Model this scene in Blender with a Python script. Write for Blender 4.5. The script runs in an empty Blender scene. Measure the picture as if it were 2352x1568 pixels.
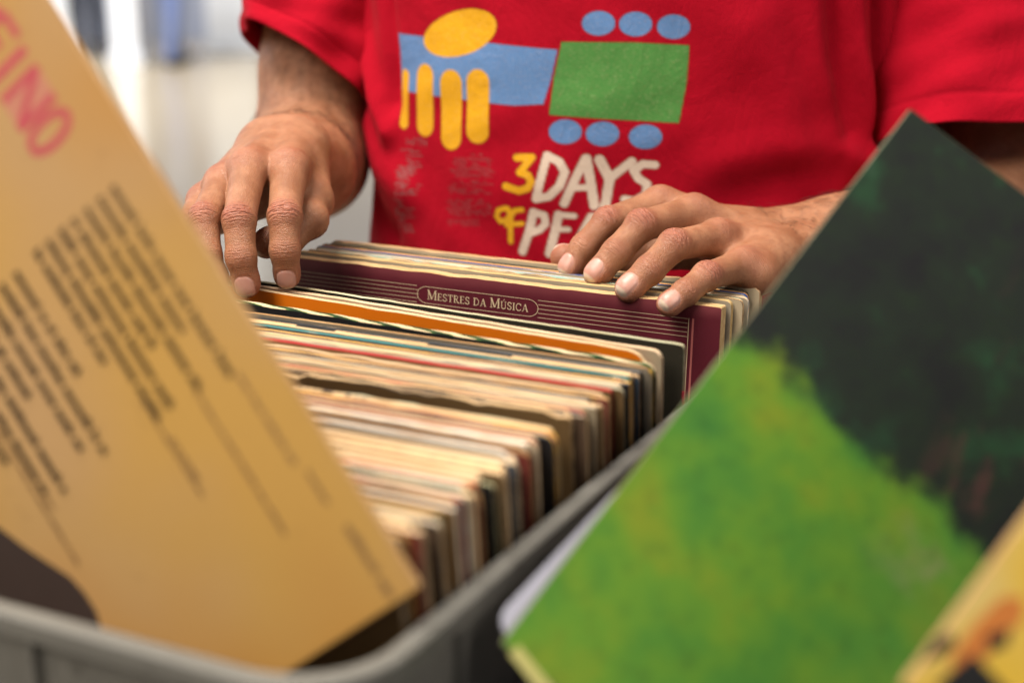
import bpy, math, random
import numpy as np
from mathutils import Vector, Matrix

# ------------------------------------------------------------------ camera, world, light
HC = 1.243                      # camera height above the floor
PITCH = math.radians(16.0)
FPX = 3267.0                    # focal length in units of a 2352 px wide frame (50 mm lens on 36 mm)
sc = bpy.context.scene
col = sc.collection
cam = bpy.data.cameras.new('camera'); camo = bpy.data.objects.new('camera', cam); col.objects.link(camo)
camo.location = (0, 0, HC); camo.rotation_euler = (math.pi / 2 - PITCH, 0, 0)
cam.lens = 50.0; cam.sensor_width = 36.0; cam.clip_start = 0.02; cam.clip_end = 500
cam.dof.use_dof = True; cam.dof.focus_distance = 0.87; cam.dof.aperture_fstop = 3.3
cam.dof.aperture_blades = 9
sc.camera = camo
world = bpy.data.worlds.new('World'); sc.world = world; world.use_nodes = True
bg = world.node_tree.nodes['Background']
bg.inputs[0].default_value = (0.93, 0.96, 1.0, 1); bg.inputs[1].default_value = 0.21
sc.view_settings.view_transform = 'Standard'; sc.view_settings.look = 'None'
sc.view_settings.exposure = -0.14; sc.view_settings.gamma = 1.0
sc.cycles.use_denoising = True
sc.cycles.max_bounces = 8


def area(name, loc, target, size, power, color):
    l = bpy.data.lights.new(name, 'AREA'); l.shape = 'RECTANGLE'; l.size, l.size_y = size
    l.energy = power; l.color = color
    o = bpy.data.objects.new(name, l); col.objects.link(o); o.location = loc
    d = Vector(target) - Vector(loc); o.rotation_euler = d.to_track_quat('-Z', 'Y').to_euler()
    return o


area('skylight_lamp', (-0.7, 0.75, 3.2), (0.0, 0.8, 1.0), (1.1, 1.1), 108, (1.0, 0.93, 0.83))
area('window_lamp', (-1.5, -0.8, 3.1), (0.0, 0.8, 1.05), (1.2, 1.2), 58, (1.0, 0.92, 0.80))
area('right_fill_lamp', (1.8, -0.7, 2.7), (0.1, 0.7, 1.0), (1.2, 1.2), 30, (1.0, 0.92, 0.82))  # added unseen fill from the right, lifts the record ends
area('doorway_lamp', (-3.0, 3.2, 2.4), (-0.1, 0.9, 1.1), (1.4, 1.4), 34, (0.93, 0.95, 1.0))
area('far_fill_lamp', (-5.5, 9.5, 6.5), (-5.0, 17.0, 0.6), (6.0, 3.0), 1700, (0.95, 0.97, 1.0))  # added unseen area light, brightens the far pillars and floor

rnd = random.Random(7)
rng = np.random.default_rng(11)
SP, CP = math.sin(PITCH), math.cos(PITCH)


def pt(x, y, Z):
    """world point seen at (x, y) of the 2352-wide picture at depth Z (layout helper)"""
    u = (x - 1176.0) / FPX; v = (784.0 - y) / FPX
    return np.array([u * Z, (CP + v * SP) * Z, HC + (-SP + v * CP) * Z])


def dirn(x, y):
    p = pt(x, y, 1.0); p[2] -= HC
    return p


AC = math.radians(26.5)         # the crate stands turned by this much
EX = np.array([math.cos(AC), -math.sin(AC), 0.0]); NX = np.array([math.sin(AC), math.cos(AC), 0.0])
UZ = np.array([0.0, 0.0, 1.0])
HTOP = 0.2128                   # record tops below the camera
ZTOP = HC - HTOP


def cr(e, n, z):
    return EX * e + NX * n + UZ * z


# ------------------------------------------------------------------ helpers
def tag(o, label=None, cat=None, group=None, kind=None):
    if label: o['label'] = label
    if cat: o['category'] = cat
    if group: o['group'] = group
    if kind: o['kind'] = kind
    return o


def empty(name, loc=(0, 0, 0), mat=None):
    o = bpy.data.objects.new(name, None); col.objects.link(o); o.empty_display_size = 0.05
    if mat is not None: o.matrix_world = mat
    else: o.location = loc
    return o


def mesh_obj(name, V, F, mats, parent=None, mi=None, smooth=False, matrix=None):
    me = bpy.data.meshes.new(name)
    me.from_pydata([tuple(map(float, v)) for v in V], [], [tuple(map(int, f)) for f in F])
    for m in (mats if isinstance(mats, (list, tuple)) else [mats]): me.materials.append(m)
    if mi is not None: me.polygons.foreach_set('material_index', np.array(mi, dtype=np.int32))
    if smooth: me.polygons.foreach_set('use_smooth', np.ones(len(me.polygons), dtype=bool))
    me.update()
    o = bpy.data.objects.new(name, me); col.objects.link(o)
    if parent is not None: o.parent = parent
    if matrix is not None: o.matrix_local = matrix
    return o


def big_mesh(name, V, Q, mats, parent=None):
    """fast path: V (n,3) array, Q (m,4) array"""
    me = bpy.data.meshes.new(name)
    me.vertices.add(len(V)); me.vertices.foreach_set('co', np.asarray(V, dtype=np.float32).ravel())
    m = len(Q)
    me.loops.add(m * 4); me.loops.foreach_set('vertex_index', np.asarray(Q, dtype=np.int32).ravel())
    me.polygons.add(m); me.polygons.foreach_set('loop_start', np.arange(0, m * 4, 4, dtype=np.int32))
    me.polygons.foreach_set('use_smooth', np.ones(m, dtype=bool))
    for mm in (mats if isinstance(mats, (list, tuple)) else [mats]): me.materials.append(mm)
    me.update(calc_edges=True); me.validate()
    o = bpy.data.objects.new(name, me); col.objects.link(o)
    if parent is not None: o.parent = parent
    return o


def frame_matrix(o, x, y, z):
    m = Matrix.Identity(4)
    for i in range(3):
        m[i][0], m[i][1], m[i][2], m[i][3] = x[i], y[i], z[i], o[i]
    return m


def box(V, F, lo, hi):
    b = len(V)
    for z in (lo[2], hi[2]):
        V += [(lo[0], lo[1], z), (hi[0], lo[1], z), (hi[0], hi[1], z), (lo[0], hi[1], z)]
    for f in ((3, 2, 1, 0), (4, 5, 6, 7), (0, 1, 5, 4), (1, 2, 6, 5), (2, 3, 7, 6), (3, 0, 4, 7)):
        F.append(tuple(b + i for i in f))


# ------------------------------------------------------------------ materials
class NT:
    def __init__(self, name):
        self.m = bpy.data.materials.new(name); self.m.use_nodes = True
        self.t = self.m.node_tree; self.b = self.t.nodes['Principled BSDF']

    def n(self, typ, **kw):
        nd = self.t.nodes.new(typ)
        for k, v in kw.items(): setattr(nd, k, v)
        return nd

    def l(self, a, b): self.t.links.new(a, b)

    def coord(self, kind='Object'):
        return self.n('ShaderNodeTexCoord').outputs[kind]

    def mapping(self, vec, scale=(1, 1, 1), loc=(0, 0, 0), rot=(0, 0, 0)):
        m = self.n('ShaderNodeMapping'); self.l(vec, m.inputs[0])
        m.inputs[1].default_value = loc; m.inputs[2].default_value = rot; m.inputs[3].default_value = scale
        return m.outputs[0]

    def noise(self, vec, scale, detail=3, rough=0.55, dist=0.0):
        n = self.n('ShaderNodeTexNoise'); self.l(vec, n.inputs['Vector'])
        n.inputs['Scale'].default_value = scale; n.inputs['Detail'].default_value = detail
        n.inputs['Roughness'].default_value = rough; n.inputs['Distortion'].default_value = dist
        return n.outputs['Fac']

    def ramp(self, fac, stops, interp='LINEAR'):
        r = self.n('ShaderNodeValToRGB'); self.l(fac, r.inputs[0]); cr_ = r.color_ramp; cr_.interpolation = interp
        while len(cr_.elements) < len(stops): cr_.elements.new(0.5)
        for e, (p, c) in zip(cr_.elements, stops):
            e.position = p; e.color = (*c, 1) if len(c) == 3 else c
        return r.outputs[0]

    def mix(self, fac, a, b, mode='MIX'):
        m = self.n('ShaderNodeMix', data_type='RGBA', blend_type=mode)
        for s, v in ((0, fac), (6, a), (7, b)):
            if hasattr(v, 'is_linked'): self.l(v, m.inputs[s])
            elif s == 0: m.inputs[0].default_value = v
            else: m.inputs[s].default_value = (*v, 1)
        return m.outputs[2]

    def math(self, op, a, b=None, c=None, clamp=False):
        m = self.n('ShaderNodeMath', operation=op, use_clamp=clamp)
        for i, v in enumerate((a, b, c)):
            if v is None: continue
            if hasattr(v, 'is_linked'): self.l(v, m.inputs[i])
            else: m.inputs[i].default_value = v
        return m.outputs[0]

    def smooth(self, x, lo, hi):
        m = self.n('ShaderNodeMapRange', interpolation_type='SMOOTHSTEP'); self.l(x, m.inputs[0])
        m.inputs[1].default_value = lo; m.inputs[2].default_value = hi
        return m.outputs[0]

    def bump(self, height, strength=0.3, dist=0.001, normal=None):
        b = self.n('ShaderNodeBump'); self.l(height, b.inputs['Height'])
        b.inputs['Strength'].default_value = strength; b.inputs['Distance'].default_value = dist
        if normal is not None: self.l(normal, b.inputs['Normal'])
        return b.outputs[0]

    def done(self, color=None, rough=0.6, spec=0.5, normal=None):
        if color is not None:
            if hasattr(color, 'is_linked'): self.l(color, self.b.inputs['Base Color'])
            else: self.b.inputs['Base Color'].default_value = (*color, 1)
        if hasattr(rough, 'is_linked'): self.l(rough, self.b.inputs['Roughness'])
        else: self.b.inputs['Roughness'].default_value = rough
        self.b.inputs['Specular IOR Level'].default_value = spec
        if normal is not None: self.l(normal, self.b.inputs['Normal'])
        return self.m


def flat_mat(name, c, rough=0.6, spec=0.4, var=0.15, scale=120):
    k = NT(name); co = k.coord()
    n = k.noise(co, scale, 4)
    c2 = tuple(x * (1 - var) for x in c)
    colr = k.mix(n, c2, tuple(min(1, x * (1 + var)) for x in c))
    return k.done(colr, rough, spec, k.bump(n, 0.08, 0.0005))


_edge = {}


def edge_mat(c, style='plain', c2=(0.05, 0.04, 0.04), seed=0):
    """worn cardboard edge: fibres run along the record, ink left in patches"""
    k = NT('cardboard_edge'); co = k.coord()
    n1 = k.noise(k.mapping(co, (6, 300, 40), (seed * 1.7, 0, 0)), 4, 5, 0.65)
    n2 = k.noise(k.mapping(co, (30, 900, 60), (seed * 3.1, 0, 0)), 2.2, 4, 0.7)
    dark = (c[0] * 0.70, c[1] * 0.60, c[2] * 0.50)
    base = k.mix(k.smooth(n1, 0.36, 0.62), dark, c)
    base = k.mix(k.smooth(n2, 0.60, 0.72), base, (c[0] * 0.42, c[1] * 0.33, c[2] * 0.27))
    pale = k.noise(k.mapping(co, (5, 200, 40), (seed * 0.7 + 9, 0, 0)), 3, 5, 0.7)
    base = k.mix(k.math('MULTIPLY', k.smooth(pale, 0.58, 0.70), 0.6), base, (0.86, 0.72, 0.50))
    if style == 'ink':         # printed spine with wear
        w = k.noise(k.mapping(co, (5, 300, 40), (seed * 2.3, 0, 0)), 3, 6, 0.7)
        base = k.mix(k.smooth(w, 0.50, 0.56), base, c2)
    elif style == 'text':      # tiny spine lettering
        w = k.noise(k.mapping(co, (420, 1, 1), (seed, 0, 0)), 1.0, 2, 0.6)
        g = k.noise(k.mapping(co, (7, 1, 1), (seed * 5.0, 0, 0)), 1.0, 1, 0.5)
        m = k.math('MULTIPLY', k.smooth(w, 0.50, 0.56), k.smooth(g, 0.42, 0.48))
        base = k.mix(m, base, c2)
    elif style == 'dash':
        g = k.noise(k.mapping(co, (16, 1, 1), (seed * 5.0 + 2, 0, 0)), 1.0, 0, 0.5)
        base = k.mix(k.smooth(g, 0.60, 0.605), base, c2)
    elif style == 'line':      # one ink colour all along, rubbed through here and there
        w = k.noise(k.mapping(co, (6, 260, 40), (seed * 2.3, 0, 0)), 3, 6, 0.7)
        base = k.mix(k.smooth(w, 0.56, 0.64), c2, base)
    elif style == 'leaf':      # slanting green leaves
        sep = k.n('ShaderNodeSeparateXYZ'); k.l(co, sep.inputs[0])
        x = k.math('ADD', sep.outputs[0], k.math('ADD', k.math('MULTIPLY', sep.outputs[1], 5.0), k.math('MULTIPLY', k.noise(k.mapping(co, (1, 1, 1)), 22, 2), 0.030)))
        s = k.math('SINE', k.math('MULTIPLY', x, 2 * math.pi / 0.033))
        nn = k.noise(k.mapping(co, (30, 300, 60)), 4, 5, 0.7)
        s = k.math('ADD', s, k.math('MULTIPLY', nn, 1.8))
        base = k.mix(k.smooth(s, 0.7, 1.1), (0.66, 0.51, 0.31), (0.05, 0.13, 0.03))
        base = k.mix(k.smooth(s, 1.35, 1.6), base, (0.02, 0.035, 0.015))
    return k.done(base, 0.85, 0.2, k.bump(n1, 0.35, 0.0006))


def face_mat(c, gloss=0.35, scuff=0.5):
    k = NT('printed_sleeve'); co = k.coord()
    n = k.noise(co, 9, 5, 0.6); s = k.noise(k.mapping(co, (40, 40, 260)), 3, 5, 0.7)
    base = k.mix(n, tuple(x * 0.75 for x in c), tuple(min(1, x * 1.2) for x in c))
    base = k.mix(k.math('MULTIPLY', k.smooth(s, 0.62, 0.78), scuff), base, (0.5, 0.42, 0.33))
    return k.done(base, gloss, 0.45, k.bump(n, 0.15, 0.001))


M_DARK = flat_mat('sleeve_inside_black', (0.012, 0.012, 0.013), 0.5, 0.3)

# ------------------------------------------------------------------ floor and far background
k = NT('polished_floor'); co = k.coord()
n = k.noise(co, 0.7, 5, 0.6); n2 = k.noise(co, 30, 3)
cf = k.mix(n, (0.55, 0.42, 0.25), (0.64, 0.51, 0.33))
cf = k.mix(k.math('MULTIPLY', n2, 0.25), cf, (0.3, 0.27, 0.2))
M_FLOOR = k.done(cf, 0.16, 0.32, k.bump(n2, 0.05, 0.002))
fl = mesh_obj('floor', [(-60, -20, 0), (60, -20, 0), (60, 90, 0), (-60, 90, 0)], [(0, 1, 2, 3)], M_FLOOR)
tag(fl, kind='structure')

M_WHITE = flat_mat('white_paint', (0.82, 0.83, 0.85), 0.5, 0.3, 0.04, 2)
M_GREYP = flat_mat('grey_paint', (0.36, 0.38, 0.46), 0.5, 0.3, 0.08, 2)


def simple_box(name, lo, hi, mat, label, cat):
    V, F = [], []; box(V, F, lo, hi)
    # bevel-like plinth so that it is not a bare block
    box(V, F, (lo[0] - .04, lo[1] - .04, 0.002), (hi[0] + .04, hi[1] + .04, 0.12))
    return tag(mesh_obj(name, V, F, mat), label, cat)


def bx_at(x0, x1, Y, h):
    """x-range from picture columns at ground distance Y"""
    u0 = (x0 - 1176) / FPX; u1 = (x1 - 1176) / FPX
    Z = Y * CP + HC * SP
    return u0 * Z, u1 * Z


for (x0, x1, Y, lab) in ((40, 165, 15.2, 'white pillar far behind the tan text cover, cut by the frame top'),
                         (262, 318, 14.0, 'slim white pillar far behind, right of the dark trousers'),
                         (478, 590, 15.5, 'wide white pillar far behind, left of the red sleeve')):
    a0, a1 = bx_at(x0, x1, Y, 0)
    simple_box('pillar', (a0, Y, 0.121), (a1, Y + 0.5, 3.2), M_WHITE, lab, 'pillar')
a0, a1 = bx_at(-700, 2600, 17.5, 0)
simple_box('wall', (a0, 17.5, 0.121), (a1, 17.8, 3.4), M_GREYP, 'pale grey wall far behind the pillars', 'wall')

# ------------------------------------------------------------------ table and crates
ZT = ZTOP - 0.315 - 0.012       # table top
M_TABLE = flat_mat('table_laminate', (0.30, 0.27, 0.23), 0.5, 0.4, 0.1, 6)
tb = empty('table', (0.1, 0.62, 0))
tag(tb, 'plain grey market table standing under the record crates', 'table')
V, F = [], []; box(V, F, (-0.95, -0.5, ZT - 0.03), (0.95, 0.42, ZT)); mesh_obj('table_top', V, F, M_TABLE, tb)
for sx in (-0.9, 0.86):
    for sy in (-0.46, 0.34):
        V, F = [], []; box(V, F, (sx, sy, 0.001), (sx + 0.04, sy + 0.04, ZT - 0.0305)); mesh_obj('leg', V, F, M_DARK, tb)

k = NT('grey_crate_plastic'); co = k.coord()
n = k.noise(co, 14, 6, 0.65); sc1 = k.noise(k.mapping(co, (25, 25, 160)), 3, 5, 0.7)
cc = k.mix(n, (0.105, 0.10, 0.09), (0.19, 0.182, 0.16))
cc = k.mix(k.math('MULTIPLY', k.smooth(sc1, 0.6, 0.75), 0.5), cc, (0.38, 0.355, 0.31))
gr = k.noise(k.mapping(co, (1, 1, 1), (3, 3, 3)), 70, 5, 0.75)
cc = k.mix(k.math('MULTIPLY', k.smooth(gr, 0.55, 0.70), 0.6), cc, (0.06, 0.055, 0.045))
scr = k.noise(k.mapping(co, (300, 300, 14)), 2, 3, 0.6)
cc = k.mix(k.math('MULTIPLY', k.smooth(scr, 0.66, 0.72), 0.5), cc, (0.42, 0.40, 0.36))
M_CRATE = k.done(cc, 0.55, 0.4, k.bump(k.math('ADD', sc1, gr), 0.25, 0.001))


def rrect(e0, e1, n0, n1, r, k=9):
    P = []
    for (cx, cy, a0) in ((e1 - r, n0 + r, -90), (e1 - r, n1 - r, 0), (e0 + r, n1 - r, 90), (e0 + r, n0 + r, 180)):
        for i in range(k):
            a = math.radians(a0 + 90 * i / (k - 1)); P.append((cx + r * math.cos(a), cy + r * math.sin(a)))
    return P


def loft(loops, closed_last=False):
    V, F = [], []; n = len(loops[0])
    for L in loops: V += L
    for j in range(len(loops) - 1):
        for i in range(n):
            F.append((j * n + i, j * n + (i + 1) % n, (j + 1) * n + (i + 1) % n, (j + 1) * n + i))
    return V, F


def make_crate(e0, e1, n0, n1, ztop, label, mat, rib_col=None):
    """walls taper a little; rolled rim flange; ribs under the rim; floor"""
    root = empty('record_crate', mat=frame_matrix((0, 0, 0), EX, NX, UZ))
    tag(root, label, 'crate')
    zb = ZT + 0.001; t = 0.0035; tp = 0.006; R = 0.040

    def lp(off, z): return [(x, y, z) for x, y in rrect(e0 - off, e1 + off, n0 - off, n1 + off, R + off)]
    V, F = loft([lp(-tp, zb), lp(0, ztop - 0.004), lp(-t, ztop - 0.004), lp(-tp - t, zb + 0.004)])
    nn = len(lp(0, 0)); b = len(V)
    F.append(tuple(range(nn))[::-1]); F.append(tuple(3 * nn + i for i in range(nn)))
    mesh_obj('wall', V, F, mat, root)
    V, F = loft([lp(-t - 0.0015, ztop - 0.003), lp(-t - 0.0015, ztop - 0.0006), lp(-t, ztop), lp(0.0024, ztop - 0.0002), lp(0.0036, ztop - 0.0012),
                 lp(0.0042, ztop - 0.0082), lp(0.0034, ztop - 0.0086), lp(0.0026, ztop - 0.004), lp(0.0005, ztop - 0.0035), lp(-t - 0.0015, ztop - 0.003)])
    mesh_obj('rim', V, F, mat, root, smooth=False)
    V, F = loft([lp(0.0004, ztop - 0.060), lp(0.0060, ztop - 0.061), lp(0.0062, ztop - 0.066), lp(0.0004, ztop - 0.067)])
    mesh_obj('lower_band', V, F, mat, root)
    # ribs between rim and band
    ne = 5
    for i in range(1, ne):
        x = e0 + (e1 - e0) * i / ne
        V, F = [], []; box(V, F, (x - 0.0015, n0 - 0.0034, ztop - 0.0595), (x + 0.0015, n0 - 0.0002, ztop - 0.0098))
        mesh_obj('rib', V, F, mat, root)
    nn_ = 7
    for i in range(1, nn_):
        y = n0 + (n1 - n0) * i / nn_
        for (xa, xb) in ((e1 + 0.0002, e1 + 0.0034), (e0 - 0.0034, e0 - 0.0002)):
            V, F = [], []; box(V, F, (xa, y - 0.0015, ztop - 0.0595), (xb, y + 0.0015, ztop - 0.0098))
            mesh_obj('rib', V, F, mat, root)
    return root


ZRIM = HC - 0.2435
make_crate(-0.578, -0.2375, 0.350, 0.905, ZRIM, 'grey plastic crate packed with worn records under both hands', M_CRATE)
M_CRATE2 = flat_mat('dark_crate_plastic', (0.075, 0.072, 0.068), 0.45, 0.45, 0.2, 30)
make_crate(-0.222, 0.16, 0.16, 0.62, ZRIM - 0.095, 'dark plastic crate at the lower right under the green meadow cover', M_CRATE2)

# ------------------------------------------------------------------ records
W = 0.315


def sleeve_geometry(t, h=W, w=W, wrap=False, rc=0.004, wear=0.0004, bend=0.0, topbow=0.0, opened=True, seed=0, torn=0.0, ripple=0.0006, ncol=46):
    """cardboard sleeve, local x along its width (0 = right end), y thickness, z up from its bottom"""
    r = random.Random(seed)
    xs = [-w * i / ncol for i in range(ncol + 1)]
    xs += [-rc * f for f in (0.06, 0.2, 0.4, 0.7)] + [-w + rc * f for f in (0.06, 0.2, 0.4, 0.7)]
    xs = sorted(set(round(x, 6) for x in xs), reverse=True)
    ph = [r.uniform(0, 6.28) for _ in range(8)]; am = [r.uniform(0.3, 1) for _ in range(8)]
    V, F, MI = [], [], []
    b = min(0.0007 if wrap else 0.0004, t * 0.3)
    for x in xs:
        d = min(-x, x + w)
        zt = h
        if d < rc: zt = h - (rc - math.sqrt(max(0, rc * rc - (rc - d) ** 2)))
        q = -x / w
        zt += wear * sum(am[i] * math.sin(ph[i] + q * (9 + i * 13)) for i in range(6)) / 2.2
        zt += wear * r.uniform(-0.5, 0.5)
        if torn: zt -= torn * max(0, 0.6 * math.sin(q * 43 + ph[0]) * math.sin(q * 97 + ph[1]) + 0.6 * r.uniform(-1, 1))
        zt += topbow * (1 - (2 * q - 1) ** 2)
        yo = bend * (1 - (2 * q - 1) ** 2) + ripple * math.sin(ph[6] + q * 7)
        V += [(x, yo - t / 2, 0), (x, yo - t / 2, zt - b), (x, yo - t / 2 + b, zt), (x, yo + t / 2 - b, zt), (x, yo + t / 2, zt - b), (x, yo + t / 2, 0)]
    n = len(xs)
    mat_of = (0, 0 if wrap else 1, 1, 0 if wrap else 1, 0, 1)      # front face, bevel, top, bevel, back face, bottom
    for i in range(n - 1):
        for j in range(6):
            a = i * 6 + j; a2 = i * 6 + (j + 1) % 6; c = (i + 1) * 6 + j; c2 = (i + 1) * 6 + (j + 1) % 6
            F.append((a, c, c2, a2)); MI.append(mat_of[j])
    e = (n - 1) * 6
    F.append(tuple(e + j for j in range(6))[::-1]); MI.append(1)
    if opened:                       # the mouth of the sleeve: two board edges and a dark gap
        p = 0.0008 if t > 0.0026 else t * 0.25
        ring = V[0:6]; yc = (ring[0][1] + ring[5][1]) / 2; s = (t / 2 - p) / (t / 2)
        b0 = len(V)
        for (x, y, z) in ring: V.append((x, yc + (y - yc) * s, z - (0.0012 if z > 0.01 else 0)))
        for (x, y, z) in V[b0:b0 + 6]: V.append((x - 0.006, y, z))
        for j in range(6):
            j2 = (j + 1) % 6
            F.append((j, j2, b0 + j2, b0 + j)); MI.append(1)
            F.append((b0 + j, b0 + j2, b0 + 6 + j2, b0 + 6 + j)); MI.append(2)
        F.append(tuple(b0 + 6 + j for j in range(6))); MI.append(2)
    else:
        F.append(tuple(range(6))); MI.append(1)
    return V, F, MI


def record_matrix(n_top, lean, e_right, dz=0.0, yaw=0.0, roll=0.0):
    """lean > 0: the top tips towards the camera; dz lifts it"""
    up = UZ * math.cos(lean) - NX * math.sin(lean)
    ex = EX * math.cos(yaw) + NX * math.sin(yaw)
    up = up - ex * up.dot(ex); up /= np.linalg.norm(up)
    if roll:
        ex, up = ex * math.cos(roll) + up * math.sin(roll), up * math.cos(roll) - ex * math.sin(roll)
    yv = np.cross(up, ex)
    o = cr(e_right, n_top, ZTOP + dz) - up * W
    return frame_matrix(o, ex, yv, up), o, ex, yv, up


CREAM = [(0.70, 0.475, 0.25), (0.75, 0.55, 0.32), (0.63, 0.39, 0.185), (0.68, 0.49, 0.305), (0.80, 0.62, 0.41), (0.54, 0.335, 0.155)]
ORD = {1: 'first', 2: 'second', 3: 'third'}


def ordinal(i):
    if i in ORD: return ORD[i]
    if i % 100 in (11, 12, 13): return f'{i}th'
    return f"{i}{ {1: 'st', 2: 'nd', 3: 'rd'}.get(i % 10, 'th') }"


def add_record(name, n_top, lean, t, edge, face, label, dz=0.0, e=-0.2475, group=None, **kw):
    geo = {k_: kw[k_] for k_ in kw if k_ in ('rc', 'wear', 'bend', 'topbow', 'opened', 'seed', 'torn', 'ripple', 'wrap')}
    V, F, MI = sleeve_geometry(t, **geo)
    mtx, o, ex, yv, up = record_matrix(n_top, math.radians(lean), e, dz, kw.get('yaw', 0.0), kw.get('roll', 0.0))
    ob = mesh_obj(name, V, F, [face, edge, kw.get('inner', M_DARK)], None, MI)
    ob.matrix_world = mtx
    return tag(ob, label, 'record', group)


FACES = [face_mat(c) for c in ((0.02, 0.02, 0.022), (0.20, 0.12, 0.05), (0.05, 0.09, 0.14), (0.32, 0.27, 0.20), (0.24, 0.05, 0.04),
                               (0.04, 0.12, 0.06), (0.45, 0.36, 0.24), (0.13, 0.08, 0.05))]
EDGES = []
for i in range(14): EDGES.append(('cream', edge_mat(CREAM[i % 6], 'plain', seed=i)))
for i in range(4): EDGES.append(('cream, lettered', edge_mat(CREAM[(i * 2 + 1) % 6], 'text', seed=20 + i)))
for i, (nm, c2) in enumerate((('brown-flecked', (0.10, 0.05, 0.03)), ('dusty grey', (0.42, 0.38, 0.31)), ('amber-patched', (0.75, 0.42, 0.06)),
                              ('black-flecked', (0.02, 0.02, 0.02)), ('faded pink', (0.62, 0.28, 0.20)))):
    EDGES.append((nm, edge_mat(CREAM[i % 6], 'ink', c2, seed=40 + i)))
for i, (nm, c2) in enumerate((('navy-lined', (0.03, 0.05, 0.12)), ('black-lined', (0.02, 0.018, 0.015)), ('teal-lined', (0.06, 0.20, 0.20)), ('crimson-lined', (0.36, 0.03, 0.03)),
                              ('sepia', (0.20, 0.10, 0.04)), ('grey-lined', (0.40, 0.38, 0.34)), ('white', (0.80, 0.74, 0.64)))):
    EDGES.append((nm, edge_mat(CREAM[(i + 2) % 6], 'line', c2, seed=80 + i)))
SPECIAL = {  # n_top : (edge colour word, material)
    0.632: ('red-lined', edge_mat(CREAM[1], 'line', (0.42, 0.03, 0.03), 61)),
    0.592: ('blue-lined', edge_mat((0.45, 0.42, 0.36), 'line', (0.03, 0.10, 0.45), 62)),
    0.614: ('grey-green', edge_mat((0.36, 0.34, 0.24), 'plain', seed=63)),
    0.471: ('orange-red', edge_mat(CREAM[3], 'line', (0.80, 0.20, 0.06), 64)),
    0.478: ('sage green', edge_mat((0.42, 0.42, 0.26), 'plain', seed=65)),
    0.489: ('dark red', edge_mat(CREAM[2], 'ink', (0.16, 0.015, 0.02), 66)),
    0.460: ('chalky white', edge_mat((0.74, 0.66, 0.55), 'plain', seed=67)),
    0.512: ('chalky white', edge_mat((0.72, 0.68, 0.62), 'plain', seed=68)),
    0.645: ('black-dashed', edge_mat(CREAM[4], 'dash', (0.02, 0.02, 0.02), 69)),
    0.639: ('black-dashed', edge_mat(CREAM[0], 'dash', (0.02, 0.02, 0.02), 70)),
    0.652: ('black-and-yellow', edge_mat((0.70, 0.45, 0.10), 'ink', (0.02, 0.02, 0.025), 71)),
    0.437: ('olive green', edge_mat((0.26, 0.26, 0.12), 'plain', seed=72)),
    0.428: ('yellow', edge_mat((0.76, 0.52, 0.16), 'plain', seed=73)),
    0.605: ('lemon-patched', edge_mat(CREAM[4], 'ink', (0.72, 0.58, 0.08), 74)),
}
n = 0.414; count = 0
ns = []
while n < 0.6525:
    ns.append(n); n += rnd.choice((0.0018, 0.0022, 0.0025, 0.0029, 0.0034))
    if 0.549 < n < 0.560: n = 0.5635          # the dark gap before the torn brown sleeve
spec_left = dict(SPECIAL)
for i, n in enumerate(ns):
    f = (n - 0.41) / 0.25
    lean = 7.0 - 2.5 * f
    t = (min(ns[i + 1] - n, 0.0042) if i + 1 < len(ns) else 0.003) - rnd.choice((0.0001, 0.0002, 0.0002, 0.0007))
    nm, em = EDGES[rnd.randrange(len(EDGES))]
    for kk in list(spec_left):
        if abs(kk - n) < 0.0019:
            nm, em = spec_left.pop(kk); break
    dz = rnd.gauss(0, 0.0007) - (0.003 if rnd.random() < 0.08 else 0)
    kw = dict(rc=rnd.choice((0.0012, 0.0015, 0.002, 0.003, 0.005)), wrap=rnd.random() < 0.35, wear=rnd.choice((0.00005, 0.00005, 0.0001, 0.0004)), bend=rnd.uniform(-0.0002, 0.0002), ripple=0.0001,
              opened=rnd.random() < 0.62, seed=i + 1)
    fm = FACES[rnd.randrange(len(FACES))]
    e = -0.2475 + rnd.uniform(-0.007, 0.003)
    if abs(n - 0.5635) < 1e-6:
        nm, em, fm = 'torn dark brown', edge_mat((0.62, 0.44, 0.24), 'ink', (0.03, 0.025, 0.02), 90), FACES[1]
        kw.update(torn=0.0020, wear=0.0008); t = 0.0030; dz = 0.001
    elif ns.index(n) + 1 < len(ns) and abs(ns[i + 1] - 0.5635) < 1e-6:
        nm, em = 'pale mint', edge_mat((0.50, 0.54, 0.40), 'plain', seed=91); kw.update(rc=0.010, opened=False); t = 0.0030; dz = -0.001
    count += 1
    add_record('record_sleeve', n, lean, t, em, fm,
               f'record with {nm} top edge, {ordinal(i + 1)} in the crate behind the tan text cover', dz, e, 'worn records packed in the grey crate', **kw)

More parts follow.
